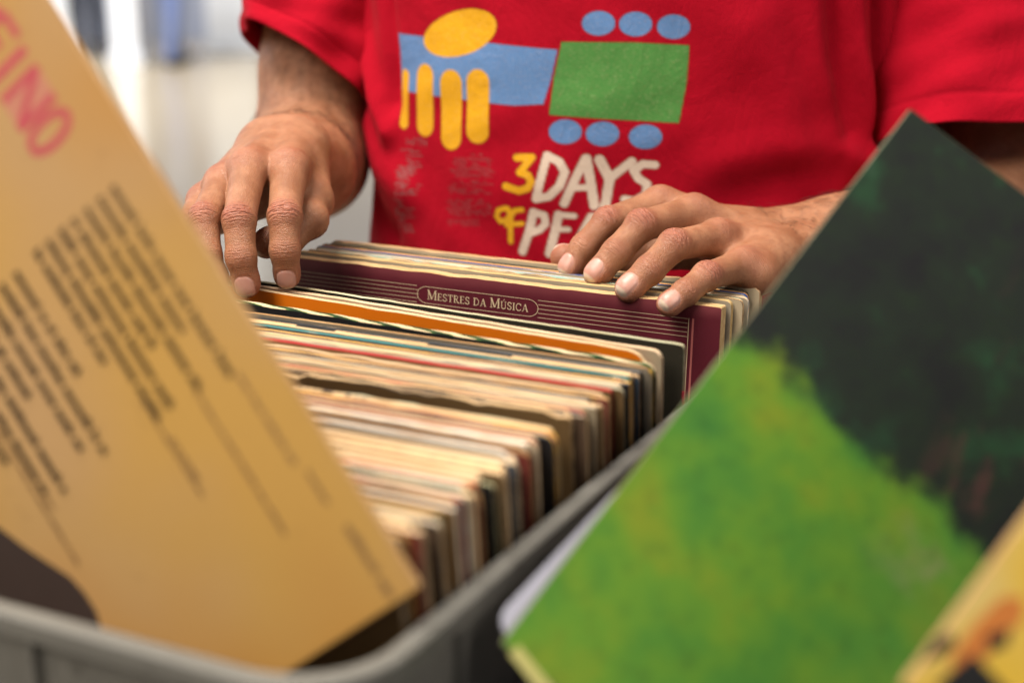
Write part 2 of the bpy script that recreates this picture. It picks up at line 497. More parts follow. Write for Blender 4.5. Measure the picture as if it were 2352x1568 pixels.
# leaf patterned, orange, cream and black sleeves in front of the opened gap
add_record('record_sleeve', 0.6580, 3.2, 0.0046, edge_mat(CREAM[4], 'leaf', seed=5), FACES[0],
           'record with green leaf pattern along its top edge, in front of the orange sleeve', 0.0, -0.2460, rc=0.006, opened=True, seed=301, ripple=0.0002, wear=0.0002, yaw=-0.045)
M_ORANGE = face_mat((0.92, 0.205, 0.003), 0.5, 0.15)
add_record('record_sleeve', 0.6775, 3.0, 0.0030, edge_mat((0.74, 0.56, 0.34), 'plain', seed=6), M_ORANGE,
           'record with bright orange front, under the left hand fingertips', 0.0, -0.2560, rc=0.014, opened=False, seed=302, bend=0.001, ripple=0.0003, wear=0.0002, yaw=-0.078)
add_record('record_sleeve', 0.6838, 1.8, 0.0034, edge_mat((0.72, 0.54, 0.36), 'plain', seed=7), FACES[6],
           'record with plain cream top edge, between the orange and the black sleeve', 0.0, -0.2515, rc=0.006, opened=False, seed=303, bend=0.001, wear=0.0002, yaw=-0.082)
M_BLACKS = face_mat((0.035, 0.031, 0.022), 0.32, 0.25)
blk = add_record('record_sleeve', 0.6995, 1.0, 0.0026, edge_mat((0.50, 0.48, 0.32), 'plain', seed=8), M_BLACKS,
                 'black record sleeve with red, yellow and blue stripes on its end, before the maroon box', 0.0002, -0.2450, rc=0.003, opened=False, seed=304, bend=0.0005, wear=0.0002, yaw=-0.056)
for i, c in enumerate(((0.55, 0.01, 0.04), (0.70, 0.40, 0.01), (0.12, 0.36, 0.50))):
    V, F = [], []
    box(V, F, (0.0001, -0.0014, W - 0.052 + 0.013 * (1 - i) - (0 if i else -0.0)), (0.0005, 0.0014, W - 0.0395 + 0.013 * (1 - i)))
    mesh_obj('printed_stripe', V, F, flat_mat('stripe_ink', c, 0.4, 0.4, 0.05), blk)

# maroon box set
k = NT('maroon_print'); co = k.coord()
n1 = k.noise(co, 25, 6, 0.6); n2 = k.noise(k.mapping(co, (90, 1, 14)), 6, 4, 0.7)
sep = k.n('ShaderNodeSeparateXYZ'); k.l(co, sep.inputs[0])
cm = k.mix(n1, (0.078, 0.009, 0.016), (0.125, 0.016, 0.027))
edge = k.smooth(k.math('ADD', sep.outputs[2], k.math('MULTIPLY', n1, 0.006)), 0.3085, 0.3185)
cm = k.mix(k.math('MULTIPLY', edge, 0.7), cm, (0.24, 0.055, 0.065))
cm = k.mix(k.math('MULTIPLY', k.smooth(n2, 0.62, 0.8), 0.35), cm, (0.30, 0.13, 0.12))
M_MAROON = k.done(cm, 0.36, 0.5, k.bump(n1, 0.12, 0.001))
mar = add_record('record_box_set', 0.7890, -3.0, 0.0090, edge_mat((0.66, 0.47, 0.24), 'plain', seed=9), M_MAROON,
                 'thick maroon record box with cream lettering and staff lines, between the hands', 0.0, -0.2525, rc=0.0015, wear=0.0003, opened=False, seed=305, ripple=0.0)
MAR_FRONT = -0.0045

# records behind the maroon box
back = [('tan', (0.62, 0.44, 0.20), 'plain', None, 0.0046), ('black-ragged', CREAM[0], 'ink', (0.03, 0.03, 0.03), 0.0030), ('mint green', CREAM[4], 'line', (0.26, 0.44, 0.34), 0.0028),
        ('orange-cream', (0.75, 0.45, 0.18), 'plain', None, 0.003), ('pale blue', CREAM[4], 'ink', (0.32, 0.42, 0.46), 0.0032), ('deep blue', CREAM[3], 'line', (0.02, 0.06, 0.20), 0.0034),
        ('dark green', CREAM[2], 'line', (0.03, 0.06, 0.03), 0.0034), ('orange', (0.74, 0.38, 0.12), 'plain', None, 0.0034), ('black', CREAM[1], 'line', (0.03, 0.028, 0.02), 0.0032),
        ('brown paper', (0.58, 0.38, 0.22), 'plain', None, 0.0034), ('cream', CREAM[1], 'plain', None, 0.0034), ('buff', CREAM[5], 'plain', None, 0.0034)]
n = 0.7975
for i, (nm, c, st, c2, t) in enumerate(back):
    add_record('record_sleeve', n, -3.0 - i * 0.15, t * 0.92, edge_mat(c, st, c2 or (0, 0, 0), 200 + i), FACES[6 if i % 2 else 3],
               f'record with {nm} top edge, {ordinal(i + 1)} behind the maroon box', rnd.uniform(-0.001, 0.0025) + (0.004 if i == 9 else 0), -0.2475 + rnd.uniform(-0.004, 0.004), 'records behind the maroon box',
               rc=0.004, wear=0.0005 if i in (1, 9) else 0.00015, opened=False, seed=400 + i, torn=0.0009 if i in (1, 9) else 0, ripple=0.0002)
    n += t + 0.0006


# ------------------------------------------------------------------ flat printing: ribbons and polygons
class Print:
    def __init__(self): self.V, self.F, self.z = [], [], 0.0

    def strip(self, pts, hw):
        """mitred ribbon; hw constant or per point"""
        P = [np.array(p, float) for p in pts]; n = len(P)
        if not hasattr(hw, '__len__'): hw = [hw] * n
        b = len(self.V); self.z += 0.000004
        for i in range(n):
            d0 = P[i] - P[i - 1] if i > 0 else P[1] - P[0]
            d1 = P[i + 1] - P[i] if i < n - 1 else P[i] - P[i - 1]
            d0 = d0 / (np.linalg.norm(d0) + 1e-12); d1 = d1 / (np.linalg.norm(d1) + 1e-12)
            t = d0 + d1; t /= (np.linalg.norm(t) + 1e-12); nrm = np.array([-t[1], t[0]])
            s = hw[i] / max(0.5, abs(nrm.dot(np.array([-d1[1], d1[0]]))))
            for sg in (1, -1): self.V.append((*(P[i] + nrm * s * sg), self.z))
        for i in range(n - 1): self.F.append((b + 2 * i, b + 2 * i + 1, b + 2 * i + 3, b + 2 * i + 2))

    def rect(self, x0, y0, x1, y1):
        b = len(self.V); self.z += 0.0000005
        self.V += [(x0, y0, self.z), (x1, y0, self.z), (x1, y1, self.z), (x0, y1, self.z)]; self.F.append((b, b + 1, b + 2, b + 3))

    def poly(self, pts):
        b = len(self.V); self.z += 0.000004
        self.V += [(p[0], p[1], self.z) for p in pts]; self.F.append(tuple(range(b, b + len(pts))))

    def build(self, name, mat, parent, fr):
        """fr: matrix whose x, y span the surface and z points out of it"""
        return mesh_obj(name, self.V, self.F, mat, parent, matrix=fr)


def arc(cx, cy, rx, ry, a0, a1, n=10):
    return [(cx + rx * math.cos(math.radians(a0 + (a1 - a0) * i / (n - 1))), cy + ry * math.sin(math.radians(a0 + (a1 - a0) * i / (n - 1)))) for i in range(n)]


T_, N_ = 0.085, 0.038    # thick and thin half strokes
SERIF = {   # width, strokes (points, half width); unit height
    'M': (1.0, [([(0.13, 0), (0.13, 1)], N_), ([(0.13, 1), (0.48, 0.05)], T_), ([(0.48, 0.05), (0.83, 1)], N_), ([(0.86, 0), (0.86, 1)], T_),
                ([(0.0, 0.03), (0.27, 0.03)], 0.03), ([(0.70, 0.03), (1.0, 0.03)], 0.03), ([(0.0, 0.97), (0.2, 0.97)], 0.03), ([(0.80, 0.97), (1.0, 0.97)], 0.03)]),
    'E': (0.66, [([(0.16, 0), (0.16, 1)], T_), ([(0.02, 0.035), (0.60, 0.035), (0.62, 0.22)], 0.035), ([(0.02, 0.965), (0.56, 0.965), (0.58, 0.8)], 0.035), ([(0.2, 0.53), (0.46, 0.53)], 0.035),
                 ([(0.46, 0.42), (0.46, 0.64)], 0.03)]),
    'S': (0.62, [([(0.52, 0.78)] + arc(0.31, 0.73, 0.21, 0.24, 20, 200, 8) + [(0.2, 0.58), (0.45, 0.42)] + arc(0.31, 0.27, 0.22, 0.24, 30, -160, 9) + [(0.07, 0.24)], 0.06),
                 ([(0.54, 0.70), (0.54, 0.98)], 0.025), ([(0.07, 0.02), (0.07, 0.30)], 0.025)]),
    'T': (0.72, [([(0.36, 0), (0.36, 1)], T_), ([(0.05, 0.76), (0.06, 0.965), (0.66, 0.965), (0.67, 0.76)], 0.035), ([(0.2, 0.03), (0.52, 0.03)], 0.03)]),
    'R': (0.78, [([(0.16, 0), (0.16, 1)], T_), ([(0.02, 0.965), (0.3, 0.965)] + arc(0.36, 0.74, 0.22, 0.225, 90, -90, 9) + [(0.2, 0.515)], 0.042), ([(0.36, 0.5), (0.62, 0.05), (0.78, 0.03)], 0.07),
                 ([(0.02, 0.03), (0.32, 0.03)], 0.03)]),
    'D': (0.84, [([(0.16, 0), (0.16, 1)], T_), ([(0.02, 0.965), (0.3, 0.965)] + arc(0.34, 0.5, 0.38, 0.465, 90, -90, 13) + [(0.02, 0.035)], 0.05)]),
    'A': (0.82, [([(0.12, 0.03), (0.40, 1)], N_), ([(0.40, 1.0), (0.68, 0.03)], T_), ([(0.2, 0.33), (0.58, 0.33)], 0.032), ([(0.0, 0.03), (0.24, 0.03)], 0.03), ([(0.54, 0.03), (0.82, 0.03)], 0.03)]),
    'U': (0.80, [([(0.16, 1), (0.16, 0.32)] + arc(0.40, 0.28, 0.24, 0.25, 180, 350, 8), 0.062), ([(0.64, 0.25), (0.64, 1)], N_), ([(0.02, 0.97), (0.32, 0.97)], 0.03), ([(0.52, 0.97), (0.78, 0.97)], 0.03),
                 ([(0.38, 1.1), (0.52, 1.32)], 0.045)]),
    'I': (0.36, [([(0.18, 0), (0.18, 1)], T_), ([(0.03, 0.03), (0.33, 0.03)], 0.03), ([(0.03, 0.97), (0.33, 0.97)], 0.03)]),
    'C': (0.76, [([(0.68, 0.72)] + arc(0.40, 0.5, 0.32, 0.47, 40, 320, 16) + [(0.68, 0.25)], 0.06), ([(0.69, 0.66), (0.69, 0.96)], 0.025)]),
}


def write(pr, text, x0, x1, ybase, cap, small):
    """small caps: upper-case letters at cap height, lower-case ones drawn as capitals at small height"""
    adv = []; x = 0.0
    for ch in text:
        hh = cap if ch.isupper() else small
        if ch == ' ': x += 0.42 * small; continue
        g = SERIF[ch.upper()]; adv.append((ch, x, hh)); x += (g[0] + 0.06) * hh
    s = (x1 - x0) / x
    for ch, px, hh in adv:
        for pts, hw in SERIF[ch.upper()][1]:
            pr.strip([(x0 + (px + p[0] * hh) * s, ybase + p[1] * hh) for p in pts], hw * hh * 0.92)


M_CREAMINK = flat_mat('cream_ink', (0.60, 0.46, 0.29), 0.5, 0.3, 0.12, 300)
M_PINKINK = flat_mat('pink_ink', (0.42, 0.12, 0.11), 0.5, 0.3, 0.1, 300)
# frame on the maroon front: x along the width from its right end, y up from the top edge, z towards the viewer
mfr = frame_matrix((0, MAR_FRONT - 0.00012, W), (1, 0, 0), (0, 0, 1), (0, -1, 0))
pr = Print(); mm = 0.001
ys = [-9.4, -12.15, -14.9, -17.65, -20.4]
for y in ys:
    xl = -208 if y in (ys[0], ys[4]) else (-206.6 + (0 if y == ys[2] else -0.6))
    xr = -120 if y in (ys[0], ys[4]) else (-120.4 + (0 if y == ys[2] else 0.6))
    pr.strip([(-309 * mm, y * mm), (xl * mm, y * mm)], 0.17 * mm)
    pr.strip([(xr * mm, y * mm), (-20.6 * mm, y * mm)], 0.17 * mm)
for y in (ys[0], ys[4]): pr.strip([(-202 * mm, y * mm), (-125.5 * mm, y * mm)], 0.19 * mm)
pr.strip([(x * mm, y * mm) for x, y in arc(-200.5, -14.9, 7.2, 5.5, 90, 270, 14)], 0.2 * mm)
pr.strip([(x * mm, y * mm) for x, y in arc(-127, -14.9, 7.2, 5.5, -90, 90, 14)], 0.2 * mm)
pr.strip([(-19.9 * mm, -8.9 * mm), (-19.9 * mm, -290 * mm)], 0.22 * mm)
pr.build('staff_lines', M_CREAMINK, mar, mfr)
pr = Print(); pr.strip([(-17.2 * mm, -9.0 * mm), (-17.2 * mm, -290 * mm)], 0.62 * mm); pr.build('border_line', M_PINKINK, mar, mfr)
pr = Print(); write(pr, 'Mestres da Musica'.replace('Musica', 'Musica'), -200.2 * mm, -126.2 * mm, -17.7 * mm, 6.4 * mm, 4.9 * mm)
pr.build('lettering', M_CREAMINK, mar, mfr)

# ------------------------------------------------------------------ the big covers in front
def cover_frame(corner, d1, d2):
    """corner point, d1 along one edge, d2 along the other (made orthogonal); normal towards the camera"""
    d1 = d1 / np.linalg.norm(d1); d2 = d2 - d1 * d2.dot(d1); d2 /= np.linalg.norm(d2)
    nrm = np.cross(d1, d2)
    if nrm.dot(np.array([0, 0, HC]) - corner) < 0: nrm = -nrm
    return corner, d1, d2, nrm


def camvec(r, u, f):
    return np.array([r, f * CP + u * SP, -f * SP + u * CP])


def on_cover(fr, x, y):
    """picture position -> coordinates along d1, d2 on the cover"""
    o, d1, d2, nr = fr; c = np.array([0, 0, HC]); d = dirn(x, y)
    t = (o - c).dot(nr) / d.dot(nr); p = c + d * t - o
    return p.dot(d1), p.dot(d2)


def make_cover(name, fr, mats, label, t=0.0032, opened_side=True, rc=0.0015, thumb=0.0):
    """a square sleeve: local x along d1, y along d2, z out of its printed face"""
    o, d1, d2, nr = fr
    y = np.cross(nr, d1); flip = y.dot(d2) < 0
    V, F, MI = [], [], []
    N = 40
    def outline(ins):
        P = []
        r = rc
        for (cx, cy, a0) in ((W - r, r, -90), (W - r, W - r, 0), (r, W - r, 90), (r, r, 180)):
            for i in range(6):
                a = math.radians(a0 + 18 * i); P.append((cx + (r - ins) * math.cos(a), cy + (r - ins) * math.sin(a)))
        return P
    b = 0.0005
    loops = [[(x_, y_, -t) for x_, y_ in outline(b)], [(x_, y_, -t + b) for x_, y_ in outline(0)], [(x_, y_, -b) for x_, y_ in outline(0)], [(x_, y_, 0) for x_, y_ in outline(b)]]
    V, F = loft(loops); MI = [1] * len(F); n_ = len(loops[0])
    F.append(tuple(range(n_))[::-1]); MI.append(2); F.append(tuple(3 * n_ + i for i in range(n_))); MI.append(0)
    if flip: V = [(x_, -y_, z_) for x_, y_, z_ in V]; F = [f[::-1] for f in F]
    ob = mesh_obj(name, V, F, mats, None, MI)
    ob.matrix_world = frame_matrix(o, d1, y, nr)
    tag(ob, label, 'record cover')
    return ob, (-1.0 if flip else 1.0)


# tan cover with lyrics (left)
c0 = pt(965, 1350, 0.515)
FR_T = cover_frame(c0, camvec(-0.546, 0.838, 0.09), camvec(-0.815, -0.58, 0.45))
k = NT('tan_print'); co = k.coord()
n1 = k.noise(co, 7.0, 2, 0.4); n2 = k.noise(k.mapping(co, loc=(3, 1, 0)), 6.0, 2, 0.4); n3 = k.noise(co, 300, 3)
ct = k.mix(k.smooth(n1, 0.38, 0.62), (0.62, 0.355, 0.090), (0.57, 0.345, 0.155))
ct = k.mix(k.math('MULTIPLY', k.smooth(n2, 0.44, 0.62), 0.80), ct, (0.58, 0.28, 0.065))
ct = k.mix(k.math('MULTIPLY', n3, 0.12), ct, (0.30, 0.18, 0.08))
st_n = k.noise(k.mapping(co, loc=(7, 7, 0)), 38, 5, 0.65)
ct = k.mix(k.math('MULTIPLY', k.smooth(st_n, 0.60, 0.72), 0.30), ct, (0.36, 0.20, 0.075))
M_TAN = k.done(ct, 0.55, 0.3)
M_TANEDGE = edge_mat((0.50, 0.31, 0.15), 'plain', seed=501)
tan, fs = make_cover('record_cover', FR_T, [M_TAN, M_TANEDGE, M_TAN], 'tan cover with lyric columns and pink title, tilted in the crate front at left')
FL = frame_matrix((0, 0, 0.00005), (1, 0, 0), (0, fs, 0), (0, 0, 1))
M_INK = flat_mat('black_ink', (0.016, 0.011, 0.009), 0.6, 0.3, 0.1)
M_BROWNINK = flat_mat('brown_ink', (0.27, 0.15, 0.065), 0.6, 0.3, 0.1)
M_ROSE = flat_mat('rose_ink', (0.57, 0.10, 0.12), 0.5, 0.3, 0.08)
M_SALMON = flat_mat('salmon_ink', (0.60, 0.25, 0.17), 0.5, 0.3, 0.08)
M_UMBER = flat_mat('umber_ink', (0.060, 0.040, 0.034), 0.4, 0.4, 0.1)


def text_line(pr, xa, xb, y, h, r, dens=1.0):
    """illegible small print: letter-sized ticks in word groups; x runs from xa down to xb"""
    x = xa
    while x > xb:
        for _ in range(r.randint(2, 9)):
            w = h * r.uniform(0.50, 0.62); sw = h * 0.215
            if x - w < xb: break
            asc = h * r.choice((0.70, 0.70, 0.70, 1.0))
            kind = r.randrange(5)
            pr.rect(x - sw, y - asc, x, y)                                        # stem
            if kind != 4: pr.rect(x - w * 0.9, y - h * 0.70, x - w * 0.9 + sw, y)     # second stem
            if kind in (0, 1, 3): pr.rect(x - w * 0.9 + sw, y - h * 0.15, x - sw, y)      # foot
            if kind in (0, 2, 3): pr.rect(x - w * 0.9 + sw, y - h * 0.70, x - sw, y - h * 0.55)   # shoulder
            if kind == 3: pr.rect(x - w * 0.9 + sw, y - h * 0.42, x - sw, y - h * 0.28)
            x -= w * (1.12 if kind != 4 else 0.6)
        x -= h * 0.42


r2 = random.Random(5)
pr = Print()
# column 1: first line nearest the edge
A0 = on_cover(FR_T, 262, 425); A1 = on_cover(FR_T, 86, 572)
for i in range(7):
    f = i / 6.0; x0 = A0[0] * (1 - f) + A1[0] * f; y = A0[1] * (1 - f) + A1[1] * f
    ln = [0.088, 0.062, 0.086, 0.060, 0.085, 0.084, 0.055, 0.083, 0.070][i]
    text_line(pr, x0, x0 - ln, y + 0.0026, 0.0043, r2)
B0 = on_cover(FR_T, 40, 622); B1 = on_cover(FR_T, -150, 780)
for i in range(7):
    f = i / 6.0; x0 = B0[0] * (1 - f) + B1[0] * f; y = B0[1] * (1 - f) + B1[1] * f
    ln = [0.050, 0.082, 0.075, 0.045, 0.085, 0.080, 0.06, 0.085, 0.07, 0.08][i]
    text_line(pr, x0, x0 - ln, y + 0.0026, 0.0043, r2)
pr.build('printed_text', M_INK, tan, FL)['kind'] = 'stuff'
pr = Print()
for (xa, ya, xb, yb, h) in ((533, 868, 690, 1075, .0030), (700, 1085, 752, 1160, .0026), (783, 1215, 900, 1372, .0044), (440, 905, 660, 1225, .0024), (320, 925, 470, 1140, .0022), (390, 1010, 460, 1110, .0022),
                            (-20, 1000, 190, 1290, .0024), (60, 1080, 130, 1170, .002)):
    a_ = on_cover(FR_T, xa, ya); b_ = on_cover(FR_T, xb, yb)
    text_line(pr, a_[0], b_[0], (a_[1] + b_[1]) / 2, h, r2)
pr.build('faint_text', M_BROWNINK, tan, FL)['kind'] = 'stuff'
# title letters: the tall narrow capitals read along the edge;  x falls along the reading direction, y falls towards the edge
O_ = on_cover(FR_T, 113, 303); ccap = 0.0112
def title(pr, strokes, xo, wdt, hw):
    for pts, s in strokes: pr.strip([(xo - p[0] * wdt, O_[1] + (0.5 - p[1]) * 2 * ccap) for p in pts], s)
LT = {'O': [([(0.5, 0.0)] + [(0.5 + 0.5 * math.sin(a), 0.5 - 0.5 * math.cos(a)) for a in [i * math.pi / 10 for i in range(1, 21)]], 0.0018)],
      'N': [([(0, 0), (0, 1)], 0.0018), ([(0, 1), (1, 0)], 0.0018), ([(1, 0), (1, 1)], 0.0018)],
      'I': [([(0.5, 0), (0.5, 1)], 0.0020)],
      'F': [([(0, 0), (0, 1)], 0.0018), ([(0, 1), (1, 1)], 0.0018), ([(0, 0.55), (0.8, 0.55)], 0.0018)],
      'U': [([(0, 1), (0, 0.2), (0.25, 0), (0.75, 0), (1, 0.2), (1, 1)], 0.0018)]}
pr = Print(); prs = Print()
xo = O_[0] + 0.0050
for ch, wd in (('O', 0.0100), ('N', 0.0135), ('I', 0.004), ('F', 0.011), ('U', 0.012)):
    title(pr, LT[ch], xo, wd, 0)
    prs.strip([(xo - wd / 2, O_[1] - ccap * 1.02), (xo - wd / 2, O_[1] + ccap * 1.02)], wd / 2 + 0.0006) if ch in 'N' else None
    xo += {'O': 0.0175, 'N': 0.0105, 'I': 0.0145, 'F': 0.0145, 'U': 0.01}[ch]
prs.build('title_shadow', M_SALMON, tan, frame_matrix((0, 0, 0.00003), (1, 0, 0), (0, fs, 0), (0, 0, 1)))
pr.build('title_lettering', M_ROSE, tan, FL)
pr = Print()
pr.poly([on_cover(FR_T, *p) for p in ((-60, 1165), (0, 1212), (60, 1258), (118, 1296), (162, 1325), (195, 1362), (222, 1405), (240, 1470), (-60, 1560), (-300, 1400), (-200, 1200))])
pr.build('dark_picture', M_UMBER, tan, FL)

# green meadow cover (right), white sleeve behind it, yellow cover before it
A = pt(1150, 1475, 0.53); B = pt(2090, 250, 0.655)
FR_G = cover_frame(A, B - A, np.array([0.782, -0.256, -0.568]))
k = NT('meadow_print'); co = k.coord()
sep = k.n('ShaderNodeSeparateXYZ'); k.l(co, sep.inputs[0])
nb = k.noise(co, 19, 4, 0.55); nl = k.noise(k.mapping(co, loc=(4, 2, 0)), 26, 4, 0.6); nd = k.noise(k.mapping(co, loc=(9, 5, 0)), 16, 4, 0.6)
gx = sep.outputs[0]; gy = k.math('ABSOLUTE', sep.outputs[1])
meadow = k.ramp(nb, [(0.30, (0.026, 0.120, 0.020)), (0.45, (0.055, 0.165, 0.018)), (0.56, (0.085, 0.190, 0.015)), (0.70, (0.135, 0.190, 0.012))])
meadow = k.mix(k.math('MULTIPLY', k.smooth(gy, 0.06, 0.24), 0.65), meadow, (0.030, 0.135, 0.040))
meadow = k.mix(k.math('MULTIPLY', k.smooth(nl, 0.64, 0.78), 0.6), meadow, (0.18, 0.17, 0.012))
wood = k.ramp(nd, [(0.35, (0.008, 0.0085, 0.010)), (0.52, (0.010, 0.016, 0.011)), (0.62, (0.012, 0.040, 0.018)), (0.72, (0.035, 0.055, 0.040))])
nr_ = k.noise(k.mapping(co, (20, 60, 1), (2, 2, 0)), 1.0, 3, 0.6)
wood = k.mix(k.math('MULTIPLY', k.math('MULTIPLY', k.smooth(nr_, 0.55, 0.66), k.smooth(gy, 0.07, 0.13)), 0.8), wood, (0.055, 0.024, 0.022))
bd = k.math('SUBTRACT', gx, k.math('ADD', k.math('ADD', k.math('MULTIPLY', nb, 0.050), k.math('MULTIPLY', k.math('SUBTRACT', nl, 0.5), 0.060)), k.math('ADD', 0.136, k.math('MULTIPLY', gy, -0.03))))
cg = k.mix(k.smooth(bd, -0.008, 0.010), meadow, wood)
# pale path along the wood's edge
pth = k.math('MULTIPLY', k.math('SUBTRACT', 1.0, k.smooth(k.math('ABSOLUTE', k.math('ADD', bd, 0.030)), 0.004, 0.014)), k.smooth(gy, 0.08, 0.14))
cg = k.mix(k.math('MULTIPLY', k.math('MULTIPLY', pth, k.smooth(nl, 0.42, 0.55)), 0.75), cg, (0.17, 0.17, 0.085))
fine = k.noise(k.mapping(co, loc=(1, 8, 0)), 110, 4, 0.7)
cg = k.mix(k.math('MULTIPLY', k.smooth(fine, 0.48, 0.70), 0.45), cg, k.mix(0.5, cg, (0.012, 0.03, 0.008)))
M_MEADOW = k.done(cg, 0.72, 0.18)
M_WEDGE = edge_mat((0.20, 0.19, 0.13), 'plain', seed=511)
grn, gs = make_cover('record_cover', FR_G, [M_MEADOW, M_WEDGE, M_WEDGE], 'green meadow and dark wood cover standing tilted at the right', t=0.0035, rc=0.002)
GL = frame_matrix((0, 0, 0.00006), (1, 0, 0), (0, gs, 0), (0, 0, 1))
pr = Print(); a_ = on_cover(FR_G, 1180, 1490); b_ = on_cover(FR_G, 1300, 1640)
pr.strip([(a_[0], a_[1]), (b_[0], b_[1])], 0.0026); pr.build('pale_stripe', flat_mat('straw_ink', (0.36, 0.33, 0.11), 0.5, 0.3), grn, GL)

o2 = FR_G[0] - FR_G[3] * 0.0060 - FR_G[2] * 0.0070 + FR_G[1] * 0.0060
d1w = FR_G[1] * math.cos(0.095) + FR_G[2] * math.sin(0.095)
FR_W = cover_frame(o2, d1w, FR_G[2])
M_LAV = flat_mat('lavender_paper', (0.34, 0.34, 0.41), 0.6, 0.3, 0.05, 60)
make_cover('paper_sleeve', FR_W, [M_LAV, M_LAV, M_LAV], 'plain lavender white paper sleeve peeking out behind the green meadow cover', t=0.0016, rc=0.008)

c3 = pt(2070, 1575, 0.43)
FR_Y = cover_frame(c3, camvec(0.62, 0.78, 0.10), camvec(0.78, -0.62, -0.02))
k = NT('yellow_print'); co = k.coord(); n1 = k.noise(co, 14, 2, 0.4)
M_YEL = k.done(k.mix(k.smooth(n1, 0.4, 0.62), (0.60, 0.44, 0.15), (0.62, 0.40, 0.045)), 0.4, 0.4)
yel, ysn = make_cover('record_cover', FR_Y, [M_YEL, M_TANEDGE, M_YEL], 'mustard yellow cover with orange and black shapes in the lower right corner')
YL = frame_matrix((0, 0, 0.00006), (1, 0, 0), (0, ysn, 0), (0, 0, 1))
for nm, c, P in (('orange_shape', (0.52, 0.17, 0.035), ((2300, 1370), (2352, 1370), (2352, 1420), (2290, 1480), (2240, 1540), (2180, 1560), (2190, 1500), (2240, 1430))),
                 ('black_shape', (0.012, 0.012, 0.013), ((2235, 1500), (2330, 1600), (2180, 1640), (2150, 1570))),
                 ('black_shape', (0.012, 0.012, 0.013), ((2148, 1470), (2185, 1450), (2196, 1480), (2160, 1505), (2120, 1520))),
                 ('black_shape', (0.02, 0.012, 0.012), ((2265, 1460), (2320, 1440), (2315, 1480), (2270, 1500)))):
    pr = Print(); pr.z = {'orange_shape': 0, 'black_shape': 0.00003}[nm] + rnd.uniform(0, 1e-5)
    pr.poly([on_cover(FR_Y, *p) for p in P]); pr.build(nm, flat_mat('shape_ink', c, 0.5, 0.3), yel, YL)

# ------------------------------------------------------------------ the person
def smin(a, b, k):
    h = np.clip(0.5 + 0.5 * (b - a) / k, 0, 1)
    return b + (a - b) * h - k * h * (1 - h)


def cap(P, a, b, ra, rb, waist=0.0):
    ab = b - a; L2 = float(ab.dot(ab)); q = P - a.astype(np.float32)
    t = np.clip(q @ (ab / L2).astype(np.float32), 0, 1)
    d = q - t[:, None] * ab.astype(np.float32)
    r = ra + (rb - ra) * t
    if waist: r = r - waist * np.sin(np.pi * t)
    return np.sqrt(np.einsum('ij,ij->i', d, d)) - r


def unit(v): return v / np.linalg.norm(v)


